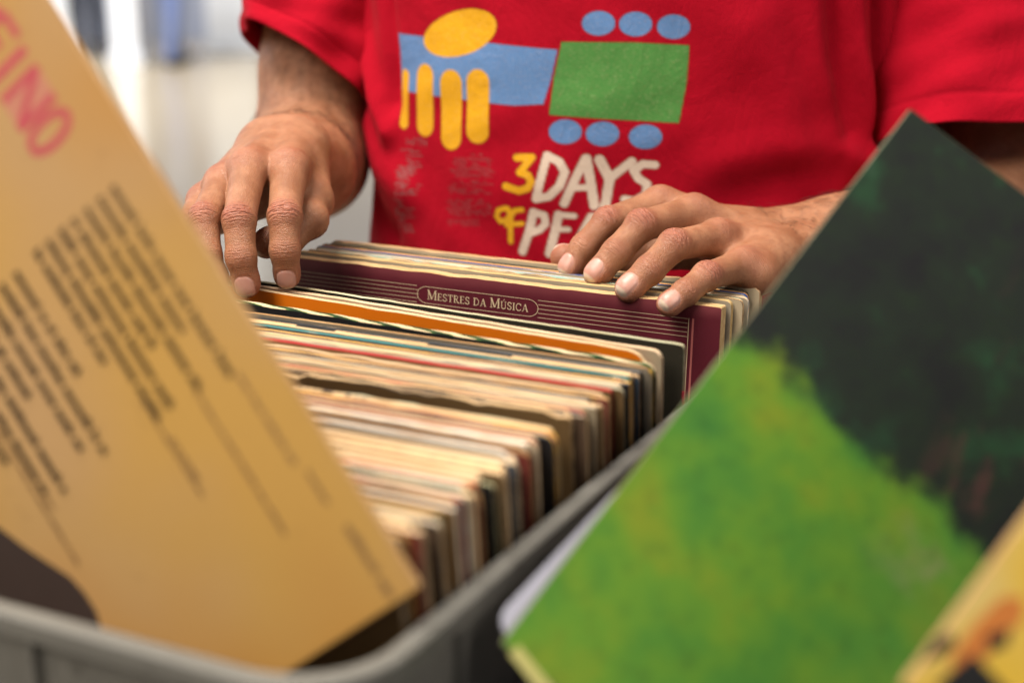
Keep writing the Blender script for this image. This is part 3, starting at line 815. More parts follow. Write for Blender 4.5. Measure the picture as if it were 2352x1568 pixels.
class Finger:
    def __init__(self, J, side=None):
        """J: four (point, radius); bend plane gives the back of the finger"""
        self.p = [j[0] for j in J]; self.r = [j[1] for j in J]
        p = self.p
        if side is None:
            self.dors = []
            mid = (p[0] + p[3]) / 2; out = (p[1] + p[2]) / 2 - mid
        else: out = side
        self.out = unit(out)
        self.ax = [unit(p[i + 1] - p[i]) for i in range(3)]
        self.dr = [unit(self.out - a * self.out.dot(a)) for a in self.ax]
        self.lat = [np.cross(a, d) for a, d in zip(self.ax, self.dr)]

    def sdf(self, P, detail=True):
        p, r = self.p, self.r
        d = cap(P, p[0], p[1], r[0], r[1], 0.0005)
        d = smin(d, cap(P, p[1], p[2], r[1], r[2], 0.0003), 0.003)
        d = smin(d, cap(P, p[2], p[3], r[2], r[3], 0.0002), 0.003)
        # pulp of the fingertip
        pad = p[3] - self.dr[2] * r[3] * 0.22 - self.ax[2] * r[3] * 0.35
        d = smin(d, np.sqrt(((P - pad.astype(np.float32)) ** 2).sum(1)) - r[3] * 0.92, 0.004)
        # knuckle bulge
        kn = p[1] + unit(self.dr[0] + self.dr[1]) * r[1] * 0.15
        d = smin(d, np.sqrt(((P - kn.astype(np.float32)) ** 2).sum(1)) - r[1] * 0.85, 0.004)
        if detail:
            m = np.abs(d) < 0.006
            idx = np.nonzero(m)[0]
            if len(idx):
                Q = P[idx]; dd = d[idx]
                dn, b = self.nail(Q)
                up = np.clip(b / (0.25 * r[3]), 0, 1)
                dd = dd + up * (0.00042 * np.exp(-((dn - 0.0001) / 0.00065) ** 2))
                dd = dd - up * 0.00022 * np.clip(-dn / 0.0008, 0, 1)
                # knuckle folds
                for j, amp, wd in ((1, 0.00065, 0.0072), (2, 0.00040, 0.0052)):
                    t, ds, la = self.local(Q, j)
                    msk = np.exp(-(t / wd) ** 2) * np.clip(ds * 1.6 - 0.2, 0, 1)
                    tt = t + 0.10 * np.abs(la) * np.sign(t) + 0.0005 * np.sin(la * 900 + j)
                    g = np.zeros_like(t)
                    for c, w_, a_ in (((0.0, 0.0007, 1.0), (-0.0030, 0.0008, 0.9), (0.0031, 0.0008, 0.9), (-0.0062, 0.0009, 0.5), (0.0060, 0.0009, 0.5)) if j == 1 else ((0.0, 0.0006, 1.0), (0.0022, 0.0006, 0.6), (-0.0022, 0.0006, 0.7))):
                        g += a_ * np.exp(-((tt - c) / w_) ** 2)
                    dd = dd + amp * msk * np.minimum(g, 1.2)
                d = d.copy(); d[idx] = dd
        return d

    def local(self, Q, j):
        """axial, dorsal (unit), lateral coordinates about joint j"""
        ax = unit(self.ax[j - 1] + self.ax[j]); dr = unit(self.dr[j - 1] + self.dr[j]); la = np.cross(ax, dr)
        q = Q - self.p[j]
        t = q @ ax; d_ = q @ dr; l_ = q @ la
        return t, d_ / (np.sqrt(d_ * d_ + l_ * l_) + 1e-6), l_

    def nail(self, Q):
        q = Q - self.p[3]; a = q @ self.ax[2]; b = q @ self.dr[2]; l = q @ self.lat[2]
        r = self.r[3]
        hl, hw, cr_ = r * 0.88, r * 0.73, r * 0.62
        ac = r * 0.04
        qa = np.abs(a - ac) - (hl - cr_); ql = np.abs(l) - (hw - cr_)
        dn = np.sqrt(np.maximum(qa, 0) ** 2 + np.maximum(ql, 0) ** 2) + np.minimum(np.maximum(qa, ql), 0) - cr_
        far = np.sqrt(a * a + l * l) > 3 * r
        return np.where(far, 1.0, dn), b


class Arm:
    def __init__(self, fingers, palm, arm, k_palm=0.010, k_web=0.006, bumps=()):
        self.f, self.palm, self.arm, self.kp, self.kw, self.bumps = fingers, palm, arm, k_palm, k_web, bumps

    def sdf(self, P, detail=True):
        P = P.astype(np.float32)
        if not hasattr(self, 'lo'):
            q = np.array([x for f in self.f for x in f.p] + [x for s_ in self.palm for x in s_[:2]])
            self.lo, self.hi = q.min(0) - 0.05, q.max(0) + 0.05
        near = ((P > self.lo) & (P < self.hi)).all(1)
        if near.all(): return self._sdf(P, detail)
        d = np.empty(len(P), np.float32)
        if near.any(): d[near] = self._sdf(P[near], detail)
        R = P[~near]; da = None
        for a, b, ra, rb in self.arm:
            x = cap(R, a, b, ra, rb); da = x if da is None else smin(da, x, 0.016)
        d[~near] = da
        return d

    def _sdf(self, P, detail=True):
        d = None
        for a, b, ra, rb in self.palm:
            x = cap(P, a, b, ra, rb); d = x if d is None else smin(d, x, self.kp)
        da = None
        for a, b, ra, rb in self.arm:
            x = cap(P, a, b, ra, rb); da = x if da is None else smin(da, x, 0.016)
        d = smin(d, da, 0.014)
        fd = None
        for f in self.f:
            x = f.sdf(P, detail); fd = x if fd is None else smin(fd, x, 0.0012)
        d = smin(d, fd, self.kw)
        for (a, b, r, kk) in self.bumps:      # tendons and veins
            d = smin(d, cap(P, a, b, r, r), kk)
        return d


def surface_nets(sdf, lo, hi, h, block=6):
    lo = np.array(lo, float); hi = np.array(hi, float)
    nc = np.ceil((hi - lo) / (h * block)).astype(int) + 1
    hb = h * block
    g = [lo[i] + hb * (np.arange(nc[i]) + 0.5) for i in range(3)]
    C = np.stack(np.meshgrid(*g, indexing='ij'), -1).reshape(-1, 3)
    dc = np.concatenate([sdf(c, False) for c in np.array_split(C, max(1, len(C) // 200000))]).reshape(nc)
    act = np.abs(dc) < hb * 1.25 + 0.002
    n = nc * block
    Fv = np.repeat(np.repeat(np.repeat(dc.astype(np.float32), block, 0), block, 1), block, 2)
    ai = np.argwhere(act)
    o = np.stack(np.meshgrid(*[np.arange(block)] * 3, indexing='ij'), -1).reshape(-1, 3)
    idx = (ai[:, None, :] * block + o[None]).reshape(-1, 3)
    for ch in np.array_split(idx, max(1, len(idx) // 400000)):
        Fv[ch[:, 0], ch[:, 1], ch[:, 2]] = sdf(lo + (ch + 0.5) * h)
    S = Fv < 0
    cnt = np.zeros(tuple(n - 1), np.int8)
    for dx in (0, 1):
        for dy in (0, 1):
            for dz in (0, 1):
                cnt += S[dx:n[0] - 1 + dx, dy:n[1] - 1 + dy, dz:n[2] - 1 + dz]
    cells = np.argwhere((cnt > 0) & (cnt < 8))
    vid = np.full(tuple(n - 1), -1, np.int32); vid[cells[:, 0], cells[:, 1], cells[:, 2]] = np.arange(len(cells))
    corners = [(a, b, c) for a in (0, 1) for b in (0, 1) for c in (0, 1)]
    val = {c: Fv[cells[:, 0] + c[0], cells[:, 1] + c[1], cells[:, 2] + c[2]] for c in corners}
    acc = np.zeros((len(cells), 3)); num = np.zeros(len(cells))
    for c in corners:
        for ax in range(3):
            if c[ax] == 0:
                c2 = list(c); c2[ax] = 1; c2 = tuple(c2)
                a, b = val[c], val[c2]; x = (a < 0) != (b < 0)
                t = np.where(x, a / np.where(np.abs(a - b) < 1e-12, 1, a - b), 0)
                p = np.tile(np.array(c, float), (len(cells), 1)); p[:, ax] += t
                acc += np.where(x[:, None], p, 0); num += x
    V = lo + (cells + acc / num[:, None] + 0.5) * h
    Q = []
    for ax in range(3):
        u, v = [(1, 2), (2, 0), (0, 1)][ax]
        sl0 = [slice(1, n[i] - 1) for i in range(3)]; sl1 = [slice(1, n[i] - 1) for i in range(3)]
        sl0[ax] = slice(0, n[ax] - 1); sl1[ax] = slice(1, n[ax])
        a, b = S[tuple(sl0)], S[tuple(sl1)]
        ed = np.argwhere(a != b)
        if not len(ed): continue
        off = np.ones(3, int); off[ax] = 0
        ed = ed + off
        fl_ = S[ed[:, 0], ed[:, 1], ed[:, 2]]
        def vi(du, dv):
            e2 = ed.copy(); e2[:, u] -= du; e2[:, v] -= dv
            return vid[e2[:, 0], e2[:, 1], e2[:, 2]]
        q = np.stack([vi(1, 1), vi(0, 1), vi(0, 0), vi(1, 0)], 1)
        q[~fl_] = q[~fl_][:, ::-1]
        Q.append(q)
    Q = np.concatenate(Q); Q = Q[(Q >= 0).all(1)]
    # pull the vertices onto the exact surface
    for it in range(1):
        eps = 0.0004
        d0 = np.concatenate([sdf(c) for c in np.array_split(V, max(1, len(V) // 200000))])
        G = np.stack([np.concatenate([sdf(c) for c in np.array_split(V + eps * np.eye(3)[i], max(1, len(V) // 200000))]) - d0 for i in range(3)], 1) / eps
        g2 = np.maximum((G * G).sum(1), 0.25)
        V = V - G * np.clip(d0 / g2, -0.5 * h, 0.5 * h)[:, None]
    return V, Q


def A_(cx, cy, Z):      # close-up coordinates of the left hand in the picture
    return pt(367.5 + cx / 2.6249, 137.8 + cy / 2.6249, Z)


def B_(cx, cy, Z):      # ... and of the right hand
    return pt(1194.4 + cx / 3.2, 367.5 + cy / 3.2, Z)


def chain(fn, rows): return [(fn(x, y, Z), (r + (0, 0, 0.35, 0.2)[i]) * 0.001) for i, (x, y, Z, r) in enumerate(rows)]


cam_at = np.array([0, 0, HC])
# left hand in the picture
fA = [Finger(chain(A_, [(778, 660, .915, 12.3), (752, 945, .878, 10.4), (752, 1150, .874, 8.9), (766, 1306, .880, 7.7)])),
      Finger(chain(A_, [(535, 655, .910, 12.2), (478, 965, .868, 10.1), (488, 1190, .862, 8.9), (522, 1356, .866, 7.9)])),
      Finger(chain(A_, [(380, 745, .914, 11.4), (270, 955, .872, 9.4), (283, 1170, .864, 8.4), (338, 1330, .865, 7.6)])),
      Finger(chain(A_, [(265, 850, .924, 10.2), (158, 1005, .890, 8.4), (165, 1150, .878, 7.4), (213, 1262, .875, 6.6)]))]
thA = Finger(chain(A_, [(900, 850, .935, 13.0), (900, 960, .915, 12.0), (770, 1075, .905, 10.2), (640, 1108, .900, 9.0)]), side=unit(np.array([0.2, 0.3, -0.6])))
wA1, wA2 = A_(850, 520, .985), A_(640, 535, .985)
elA = A_(895, 600, 1.165)
palmA = [(wA1, fA[0].p[0], .0170, .0125), (A_(770, 520, .985), fA[1].p[0], .0170, .0122), (A_(700, 525, .985), fA[2].p[0], .0165, .0115), (wA2, fA[3].p[0], .0165, .0105),
         (wA1 + camvec(0.004, -0.012, -0.01), thA.p[0], .0165, .0150), (thA.p[0], fA[0].p[0] + camvec(0, -0.018, 0.012), .0120, .0100),
         (fA[0].p[0] + camvec(-0.004, -0.014, 0.012), fA[3].p[0] + camvec(0.004, -0.012, 0.012), .0105, .0100)]
armA = [(wA1, A_(895, 660, 1.06), .0175, .0335), (wA2, A_(770, 640, 1.06), .0175, .0335), (A_(832, 650, 1.06), elA, .0370, .0465), (elA, A_(950, 40, 1.195), .0465, .0455),
        (A_(950, 40, 1.185), A_(1010, -420, 1.20), .0450, .0500)]
bumpA = [(fA[0].p[0] + fA[0].dr[0] * .0040, A_(790, 470, .975) + camvec(0, .006, .004), .0062, .006), (fA[1].p[0] + fA[1].dr[0] * .0040, A_(745, 470, .975) + camvec(0, .006, .004), .0060, .006),
         (fA[2].p[0] + fA[2].dr[0] * .0036, A_(690, 480, .975) + camvec(0, .006, .004), .0054, .006)]
ARM_A = Arm(fA + [thA], palmA, armA, bumps=bumpA)

# right hand in the picture
fB = [Finger(chain(B_, [(1030, 325, .958, 11.6), (645, 455, .932, 9.7), (470, 640, .925, 8.6), (366, 790, .924, 7.7)])),
      Finger(chain(B_, [(1275, 392, .940, 12.2), (892, 482, .908, 10.2), (708, 682, .900, 9.1), (562, 838, .898, 8.2)])),
      Finger(chain(B_, [(1450, 570, .912, 11.4), (1130, 628, .880, 9.8), (948, 812, .871, 8.9), (794, 945, .867, 8.1)])),
      Finger(chain(B_, [(1625, 775, .887, 10.6), (1370, 855, .858, 8.7), (1215, 975, .849, 7.8), (1092, 1058, .844, 7.0)]))]
thB = Finger(chain(B_, [(1100, 640, .955, 12.0), (800, 720, .952, 11.0), (480, 745, .950, 9.6), (318, 712, .950, 8.6)]), side=unit(np.array([0.0, 0.6, 0.5])))
wB1, wB2 = B_(1640, 560, .965), B_(1830, 735, .922)
elB = B_(3650, 350, 1.095)
mB1, mB2 = B_(2330, 530, 1.000), B_(2330, 640, .985)
palmB = [(wB1, fB[0].p[0], .0160, .0118), (wB1 * .65 + wB2 * .35, fB[1].p[0], .0165, .0122), (wB1 * .35 + wB2 * .65, fB[2].p[0], .0165, .0114), (wB2, fB[3].p[0], .0160, .0110),
         (wB1 + camvec(-.01, -.012, 0), thB.p[0], .0150, .0135), (thB.p[0], fB[0].p[0] + camvec(.01, -.012, 0), .0110, .0100),
         (fB[0].p[0] + camvec(.008, -.010, .006), fB[3].p[0] + camvec(.008, -.008, .006), .0100, .0095), (wB2, fB[3].p[0] + camvec(.012, -.006, .0), .0150, .0110)]
armB = [(wB1, mB1, .0170, .0235), (wB2, mB2, .0170, .0235), (mB1 * .5 + mB2 * .5, B_(2850, 450, 1.045), .0270, .0370), (B_(2850, 450, 1.045), elB, .0370, .0440),
        (elB, B_(3560, -420, 1.14), .0440, .0480), (B_(3560, -420, 1.14), B_(3480, -1250, 1.19), .0480, .0520)]
bumpB = [(fB[i].p[0] + fB[i].dr[0] * .0040, (wB1 * (1 - w_) + wB2 * w_) + camvec(.0, .008, -.004), .0056, .006) for i, w_ in ((0, .05), (1, .3), (2, .6), (3, .9))]
ARM_B = Arm(fB + [thB], palmB, armB, bumps=bumpB)


def arm_mesh(arm, h, pad=0.004):
    pts, rs = [], []
    for f in arm.f: pts += f.p; rs += f.r
    for a, b, ra, rb in arm.palm + arm.arm: pts += [a, b]; rs += [ra, rb]
    pts = np.array(pts); rs = np.array(rs)[:, None]
    return surface_nets(arm.sdf, (pts - rs).min(0) - pad, (pts + rs).max(0) + pad, h)


def skin_attrs(arm, V):
    n_ = len(V); nail = np.zeros(n_); tip = np.zeros(n_); red = np.zeros(n_); wr = np.zeros(n_); wt = np.zeros(n_)
    for f in arm.f:
        dn, b = f.nail(V); m = (b > 0.15 * f.r[3])
        own = np.sqrt(((V - f.p[3]) ** 2).sum(1)) < 2.2 * f.r[3]
        nl = np.clip(-dn / 0.0007 + 0.5, 0, 1) * m * own
        nail = np.maximum(nail, nl)
        a = (V - f.p[3]) @ f.ax[2]
        tip = np.maximum(tip, nl * np.clip((a - f.r[3] * 0.56) / 0.0006, 0, 1))
        d3 = np.sqrt(((V - f.p[3]) ** 2).sum(1)); red = np.maximum(red, 0.75 * np.exp(-(d3 / (1.35 * f.r[3])) ** 4))
        for j, w_, am in ((0, .012, .8), (1, .0085, 1.0), (2, .0065, .7)):
            if j == 0:
                q = V - (f.p[0] + f.dr[0] * f.r[0] * .8); red = np.maximum(red, am * .7 * np.exp(-((q ** 2).sum(1)) / w_ ** 2)); 
                t = (V - f.p[0]) @ f.ax[0]; mk = .5 * np.exp(-((q ** 2).sum(1)) / .013 ** 2)
            else:
                t, ds, la = f.local(V, j); near = np.abs(la) < 2.0 * f.r[j]
                mk = (1.0 if j == 1 else 0.5) * np.exp(-(t / w_) ** 2) * np.clip(ds * 1.7 - 0.45, 0, 1) * near * (np.sqrt(((V - f.p[j]) ** 2).sum(1)) < 2 * f.r[j])
                red = np.maximum(red, am * mk)
            up = mk > wr; wt = np.where(up, t, wt); wr = np.maximum(wr, mk)
    return nail, tip, red, wr, wt


k = NT('skin')
at = k.n('ShaderNodeAttribute', attribute_name='skin'); sepc = k.n('ShaderNodeSeparateColor'); k.l(at.outputs['Color'], sepc.inputs[0])
nailm, redm, wrm = sepc.outputs[0], sepc.outputs[1], sepc.outputs[2]
atp = k.n('ShaderNodeAttribute', attribute_name='nail_edge').outputs['Fac']
att = k.n('ShaderNodeAttribute', attribute_name='fold').outputs['Fac']
co = k.coord('Object')
b1 = k.noise(co, 55, 4, 0.6); b2 = k.noise(co, 260, 4, 0.6)
vor = k.n('ShaderNodeTexVoronoi', feature='DISTANCE_TO_EDGE'); k.l(k.mapping(co), vor.inputs['Vector']); vor.inputs['Scale'].default_value = 900
base = k.mix(k.smooth(b1, 0.34, 0.66), (0.300, 0.119, 0.053), (0.425, 0.194, 0.100))
base = k.mix(k.math('MULTIPLY', k.smooth(b2, 0.42, 0.72), 0.40), base, (0.29, 0.110, 0.058))
base = k.mix(k.math('MULTIPLY', redm, 0.60), base, (0.40, 0.118, 0.078))
spots = k.noise(co, 420, 2, 0.5)
base = k.mix(k.math('MULTIPLY', k.smooth(spots, 0.72, 0.80), 0.35), base, (0.22, 0.09, 0.045))
wv = k.math('ADD', k.math('SINE', k.math('ADD', k.math('MULTIPLY', att, 2300), k.math('MULTIPLY', b2, 13.0))), k.math('SINE', k.math('ADD', k.math('MULTIPLY', att, 3700), k.math('MULTIPLY', b1, 24.0))))
wrk = k.math('MULTIPLY', k.math('MULTIPLY', wv, 0.5), wrm)
base = k.mix(k.math('MULTIPLY', k.smooth(k.math('MULTIPLY', wrk, -1.0), 0.10, 0.6), 0.38), base, (0.16, 0.050, 0.028))  # shade of the knuckle creases painted into the skin colour
nailc = k.mix(k.smooth(b1, 0.3, 0.7), (0.52, 0.26, 0.205), (0.58, 0.32, 0.255))
nailc = k.mix(atp, nailc, (0.62, 0.48, 0.37))
base = k.mix(nailm, base, nailc)
hgt = k.math('ADD', k.math('MULTIPLY', k.smooth(vor.outputs['Distance'], 0.0, 0.25), 0.35), k.math('ADD', k.math('MULTIPLY', b2, 0.8), k.math('MULTIPLY', wrk, 0.55)))
hgt = k.math('MULTIPLY', hgt, k.math('SUBTRACT', 1.0, k.math('MULTIPLY', nailm, 0.95)))
rough = k.math('SUBTRACT', k.math('ADD', 0.40, k.math('MULTIPLY', b2, 0.14)), k.math('MULTIPLY', nailm, 0.08))
M_SKIN = k.done(base, rough, 0.5, k.bump(hgt, 0.9, 0.00055))
k.b.inputs['Subsurface Weight'].default_value = 0.18
k.b.inputs['Subsurface Radius'].default_value = (1.0, 0.35, 0.2); k.b.inputs['Subsurface Scale'].default_value = 0.0035

VA, QA = arm_mesh(ARM_A, 0.00088)
VB, QB = arm_mesh(ARM_B, 0.00088)
sA, sB = skin_attrs(ARM_A, VA), skin_attrs(ARM_B, VB)
person = empty('person', (0.10, 1.20, 0))
tag(person, 'person in a red printed t-shirt leafing through the records with both hands', 'person')
Vb = np.concatenate([VA, VB]) - np.array([0.10, 1.20, 0]); Qb = np.concatenate([QA, QB + len(VA)])
body = big_mesh('body', Vb, Qb, M_SKIN, person)
S_ = [np.concatenate(x) for x in zip(sA, sB)]
at_ = body.data.attributes.new('skin', 'FLOAT_COLOR', 'POINT')
at_.data.foreach_set('color', np.stack([S_[0], S_[2], S_[3], np.ones(len(Vb))], 1).astype(np.float32).ravel())
for nm, arr in (('nail_edge', S_[1]), ('fold', S_[4])):
    a2 = body.data.attributes.new(nm, 'FLOAT', 'POINT'); a2.data.foreach_set('value', arr.astype(np.float32))

# ---- t-shirt: torso tube in the person's own frame (turned a little), folds, print
YAW = math.radians(14.0)
BX = np.array([math.cos(YAW), -math.sin(YAW), 0.0]); BF = np.array([-math.sin(YAW), -math.cos(YAW), 0.0])   # his left-right axis, his front
TC = pt(1366, 500, 1.045); TC[2] = 0.0
TA, TB = 0.213, 0.122
TC = TC - BF * TB
PO = np.array([0.10, 1.20, 0.0])


def prof(z):
    """half width and half depth of the shirt at height z"""
    zz = np.array([0.80, 0.90, 1.00, 1.10, 1.20, 1.32, 1.40, 1.46, 1.50])
    a = np.array([1.02, 1.02, 1.00, 0.985, 0.99, 1.03, 1.02, 0.80, 0.40]) * TA
    b = np.array([0.96, 1.00, 1.02, 1.00, 0.96, 0.92, 0.86, 0.70, 0.52]) * TB
    return np.interp(z, zz, a), np.interp(z, zz, b)


def cloth_at(x, y):
    """picture position -> cloth coordinates (across, height) on the unfolded torso"""
    c = np.array([0, 0, HC]) - TC; d = dirn(x, y)
    a, b = TA * 0.99, TB * 1.0
    for it in range(2):
        p0, d0 = c.dot(BX) / a, d.dot(BX) / a; p1, d1 = c.dot(BF) / b, d.dot(BF) / b
        A2 = d0 * d0 + d1 * d1; B2 = 2 * (p0 * d0 + p1 * d1); C2 = p0 * p0 + p1 * p1 - 1
        disc = B2 * B2 - 4 * A2 * C2
        t = (-B2 - math.sqrt(max(disc, 0))) / (2 * A2)
        P = c + d * t; a, b = prof(P[2] ); a, b = float(a), float(b)
    th = math.atan2(P.dot(BF) / b, P.dot(BX) / a)
    return np.array([(math.pi / 2 - th) * 0.190, P[2]])     # nominal arc


def C2(*pts): return np.array([cloth_at(*p) for p in pts])


# folds: (picture polyline, half width m, height m)
FOLDS = [([(836, -40), (850, 90), (872, 210), (900, 300)], .012, .010), ([(884, -20), (900, 120), (905, 230)], .010, -.008), ([(860, 290), (880, 380), (930, 440)], .018, .008),
         ([(846, 400), (862, 480), (900, 540)], .014, -.007), ([(1955, -40), (1965, 120), (1985, 260), (1996, 380)], .012, .012), ([(1915, -40), (1925, 160), (1935, 300)], .012, -.007),
         ([(1870, -40), (1885, 140), (1930, 330), (1985, 400)], .012, .007), ([(1700, 440), (1800, 410), (1900, 400)], .016, -.006), ([(1640, 380), (1780, 350), (1930, 395)], .020, .006),
         ([(2030, -40), (2020, 150), (2000, 300)], .010, -.012), ([(1600, -40), (1680, 60), (1760, 170)], .022, .003), ([(1380, 300), (1600, 260), (1800, 290)], .025, .002),
         ([(1060, 400), (1160, 440), (1270, 420)], .022, .0022), ([(1740, 60), (1800, 200), (1830, 330)], .016, .0035)]
FOLDS = [(C2(*p), w_, h_) for p, w_, h_ in FOLDS]


def seg_dist(P, a, b):
    ab = b - a; t = np.clip(((P - a) @ ab) / max(ab.dot(ab), 1e-12), 0, 1)
    q = P - a - t[:, None] * ab
    return np.sqrt((q * q).sum(1))


def line_dist(P, L):
    d = None
    for i in range(len(L) - 1):
        x = seg_dist(P, L[i], L[i + 1]); d = x if d is None else np.minimum(d, x)
    return d


def poly_sd(P, poly):
    d = line_dist(P, np.vstack([poly, poly[:1]]))
    ins = np.zeros(len(P), bool)
    for i in range(len(poly)):
        a, b = poly[i], poly[(i + 1) % len(poly)]
        cnd = (a[1] > P[:, 1]) != (b[1] > P[:, 1])
        xi = a[0] + (P[:, 1] - a[1]) * (b[0] - a[0]) / (b[1] - a[1] + 1e-12)
        ins ^= cnd & (P[:, 0] < xi)
    return np.where(ins, -d, d)


# nodes around and up; dense where the print is
th_f = np.linspace(math.radians(200), math.radians(-20), 620)       # across the front
th_b = np.linspace(math.radians(-20), math.radians(-160), 70)[1:-1]
th = np.concatenate([th_f, th_b])
zs = np.concatenate([np.linspace(0.80, 0.985, 30)[:-1], np.linspace(0.985, 1.225, 270), np.linspace(1.225, 1.50, 50)[1:]])
TH, ZZ = np.meshgrid(th, zs)
a_, b_ = prof(ZZ)
s_ = np.stack([((math.pi / 2 - TH) * 0.190).ravel(), ZZ.ravel()], 1)
front = (np.sin(TH).ravel() > -0.5)
disp = np.zeros(len(s_))
sf = s_[front]; df = np.zeros(len(sf))
for L, w_, h_ in FOLDS:
    d = line_dist(sf, L); df += h_ * np.exp(-(d / w_) ** 2)
df += 0.0016 * np.sin(sf[:, 0] * 21 + 3 * np.sin(sf[:, 1] * 13)) * np.sin(sf[:, 1] * 17 + 2 * np.sin(sf[:, 0] * 9 + 1)) + 0.0007 * np.sin(sf[:, 0] * 70 + 4 * np.sin(sf[:, 1] * 31)) * np.sin(sf[:, 1] * 43 + sf[:, 0] * 25)
disp[front] = df
ct_, st_ = np.cos(TH).ravel(), np.sin(TH).ravel()
av, bv = a_.ravel(), b_.ravel()
nx, ny = ct_ * bv, st_ * av; nl = np.sqrt(nx * nx + ny * ny); nx, ny = nx / nl, ny / nl
lx = av * ct_ + nx * disp; ly = bv * st_ + ny * disp
VT = TC[None] + lx[:, None] * BX + ly[:, None] * BF; VT[:, 2] = ZZ.ravel()
nt, nz = len(th), len(zs)
I = np.arange(nz * nt).reshape(nz, nt); J = np.roll(I, -1, 1)
QT = np.stack([I[:-1], I[1:], J[1:], J[:-1]], -1).reshape(-1, 4)[:, ::-1]

# print
BLUE, GREEN, YELL, CRM, GREY = (0.115, 0.235, 0.47), (0.075, 0.24, 0.055), (0.74, 0.37, 0.012), (0.70, 0.56, 0.45), (0.30, 0.19, 0.19)
colr = np.zeros((len(s_), 4)); box_m = front & (ZZ.ravel() > 0.98) & (ZZ.ravel() < 1.23)
ci = np.nonzero(box_m)[0]; Pc = s_[ci]; cl = np.zeros((len(ci), 4))
AA = 0.0005


def paint(sd, c, op=1.0):
    m = np.clip(0.5 - sd / (2 * AA), 0, 1) * op
    for j in range(3): cl[:, j] = cl[:, j] * (1 - m) + c[j] * m if False else np.where(m > 0, c[j] * m + cl[:, j] * (1 - m), cl[:, j])
    cl[:, 3] = np.maximum(cl[:, 3], m)


def ellipse_pts(cx, cy, rx, ry, rot=0, n=28):
    P = []
    for i in range(n):
        a = 2 * math.pi * i / n; x, y = rx * math.cos(a), ry * math.sin(a)
        P.append((cx + x * math.cos(rot) - y * math.sin(rot), cy + x * math.sin(rot) + y * math.cos(rot)))
    return P


# a plain stand-in of coloured blocks, bars and discs
paint(poly_sd(Pc, C2((911, 76), (1100, 96), (1282, 114), (1268, 180), (1250, 240), (1180, 243), (911, 205))), BLUE)
paint(poly_sd(Pc, C2((1290, 96), (1450, 97), (1584, 104), (1578, 190), (1560, 283), (1400, 274), (1262, 264), (1272, 180))), GREEN)
for (x, y) in ((1375, 54), (1460, 56), (1547, 62), (1300, 302), (1385, 307), (1483, 314)):
    paint(poly_sd(Pc, C2(*ellipse_pts(x, y, 39, 29))), BLUE)
paint(poly_sd(Pc, C2(*ellipse_pts(1056, 76, 88, 52, -0.30))), YELL)
for (x, ya, yb, hw) in ((930, 176, 280, 15), (976, 176, 286, 25), (1036, 192, 314, 27), (1098, 190, 300, 26)):
    L = C2(*[(x, ya + (yb - ya) * i / 4) for i in range(5)])
    paint(line_dist(Pc, L) - hw / 2650.0, YELL)


def pxs(pts): return C2(*[(781 + x / 2.51, y / 2.51) for x, y in pts])


MMW = 1 / 2.51 / 3100.0
for c, hw, pts in (
        (YELL, 23, [(1022, 908), (1112, 906), (1042, 992), (1092, 1008), (1110, 1046), (1090, 1082), (1040, 1098), (962, 1072)]),
        (CRM, 25, [(1200, 895), (1168, 1020), (1136, 1144)]), (CRM, 25, [(1200, 895), (1270, 930), (1302, 990), (1272, 1070), (1210, 1130), (1136, 1144)]),
        (CRM, 25, [(1418, 912), (1360, 1030), (1296, 1172)]), (CRM, 27, [(1424, 912), (1446, 1050), (1466, 1185)]), (CRM, 20, [(1352, 1082), (1446, 1078)]),
        (CRM, 29, [(1498, 920), (1552, 1028)]), (CRM, 25, [(1682, 930), (1552, 1032)]), (CRM, 27, [(1556, 1020), (1528, 1190)]),
        (CRM, 24, [(1815, 952), (1745, 946), (1692, 985), (1720, 1030), (1770, 1062), (1765, 1120), (1700, 1160), (1640, 1150)]),
        (YELL, 17, [(955, 1198), (918, 1210), (906, 1246), (926, 1276), (966, 1268), (984, 1232), (972, 1202), (955, 1198)]),
        (YELL, 17, [(982, 1394), (984, 1310), (990, 1240), (1012, 1212), (1052, 1208)]), (YELL, 16, [(960, 1296), (1052, 1288)]),
        (CRM, 26, [(1118, 1222), (1090, 1340), (1050, 1450)]), (CRM, 23, [(1118, 1222), (1180, 1240), (1186, 1290), (1150, 1325), (1092, 1345)]),
        (CRM, 26, [(1262, 1236), (1236, 1350), (1206, 1462)]), (CRM, 19, [(1262, 1236), (1352, 1244)]), (CRM, 18, [(1240, 1322), (1316, 1322)]), (CRM, 20, [(1206, 1450), (1300, 1452)]),
        (CRM, 26, [(1450, 1250), (1390, 1360), (1340, 1470)]), (CRM, 26, [(1455, 1250), (1480, 1360), (1490, 1470)]), (CRM, 20, [(1400, 1380), (1480, 1380)]),
        (CRM, 25, [(1660, 1290), (1590, 1270), (1550, 1330), (1560, 1420), (1640, 1440)]), (CRM, 25, [(1740, 1270), (1720, 1460)]), (CRM, 20, [(1740, 1280), (1830, 1290)])):
    paint(line_dist(Pc, pxs(pts)) - hw * MMW, c)
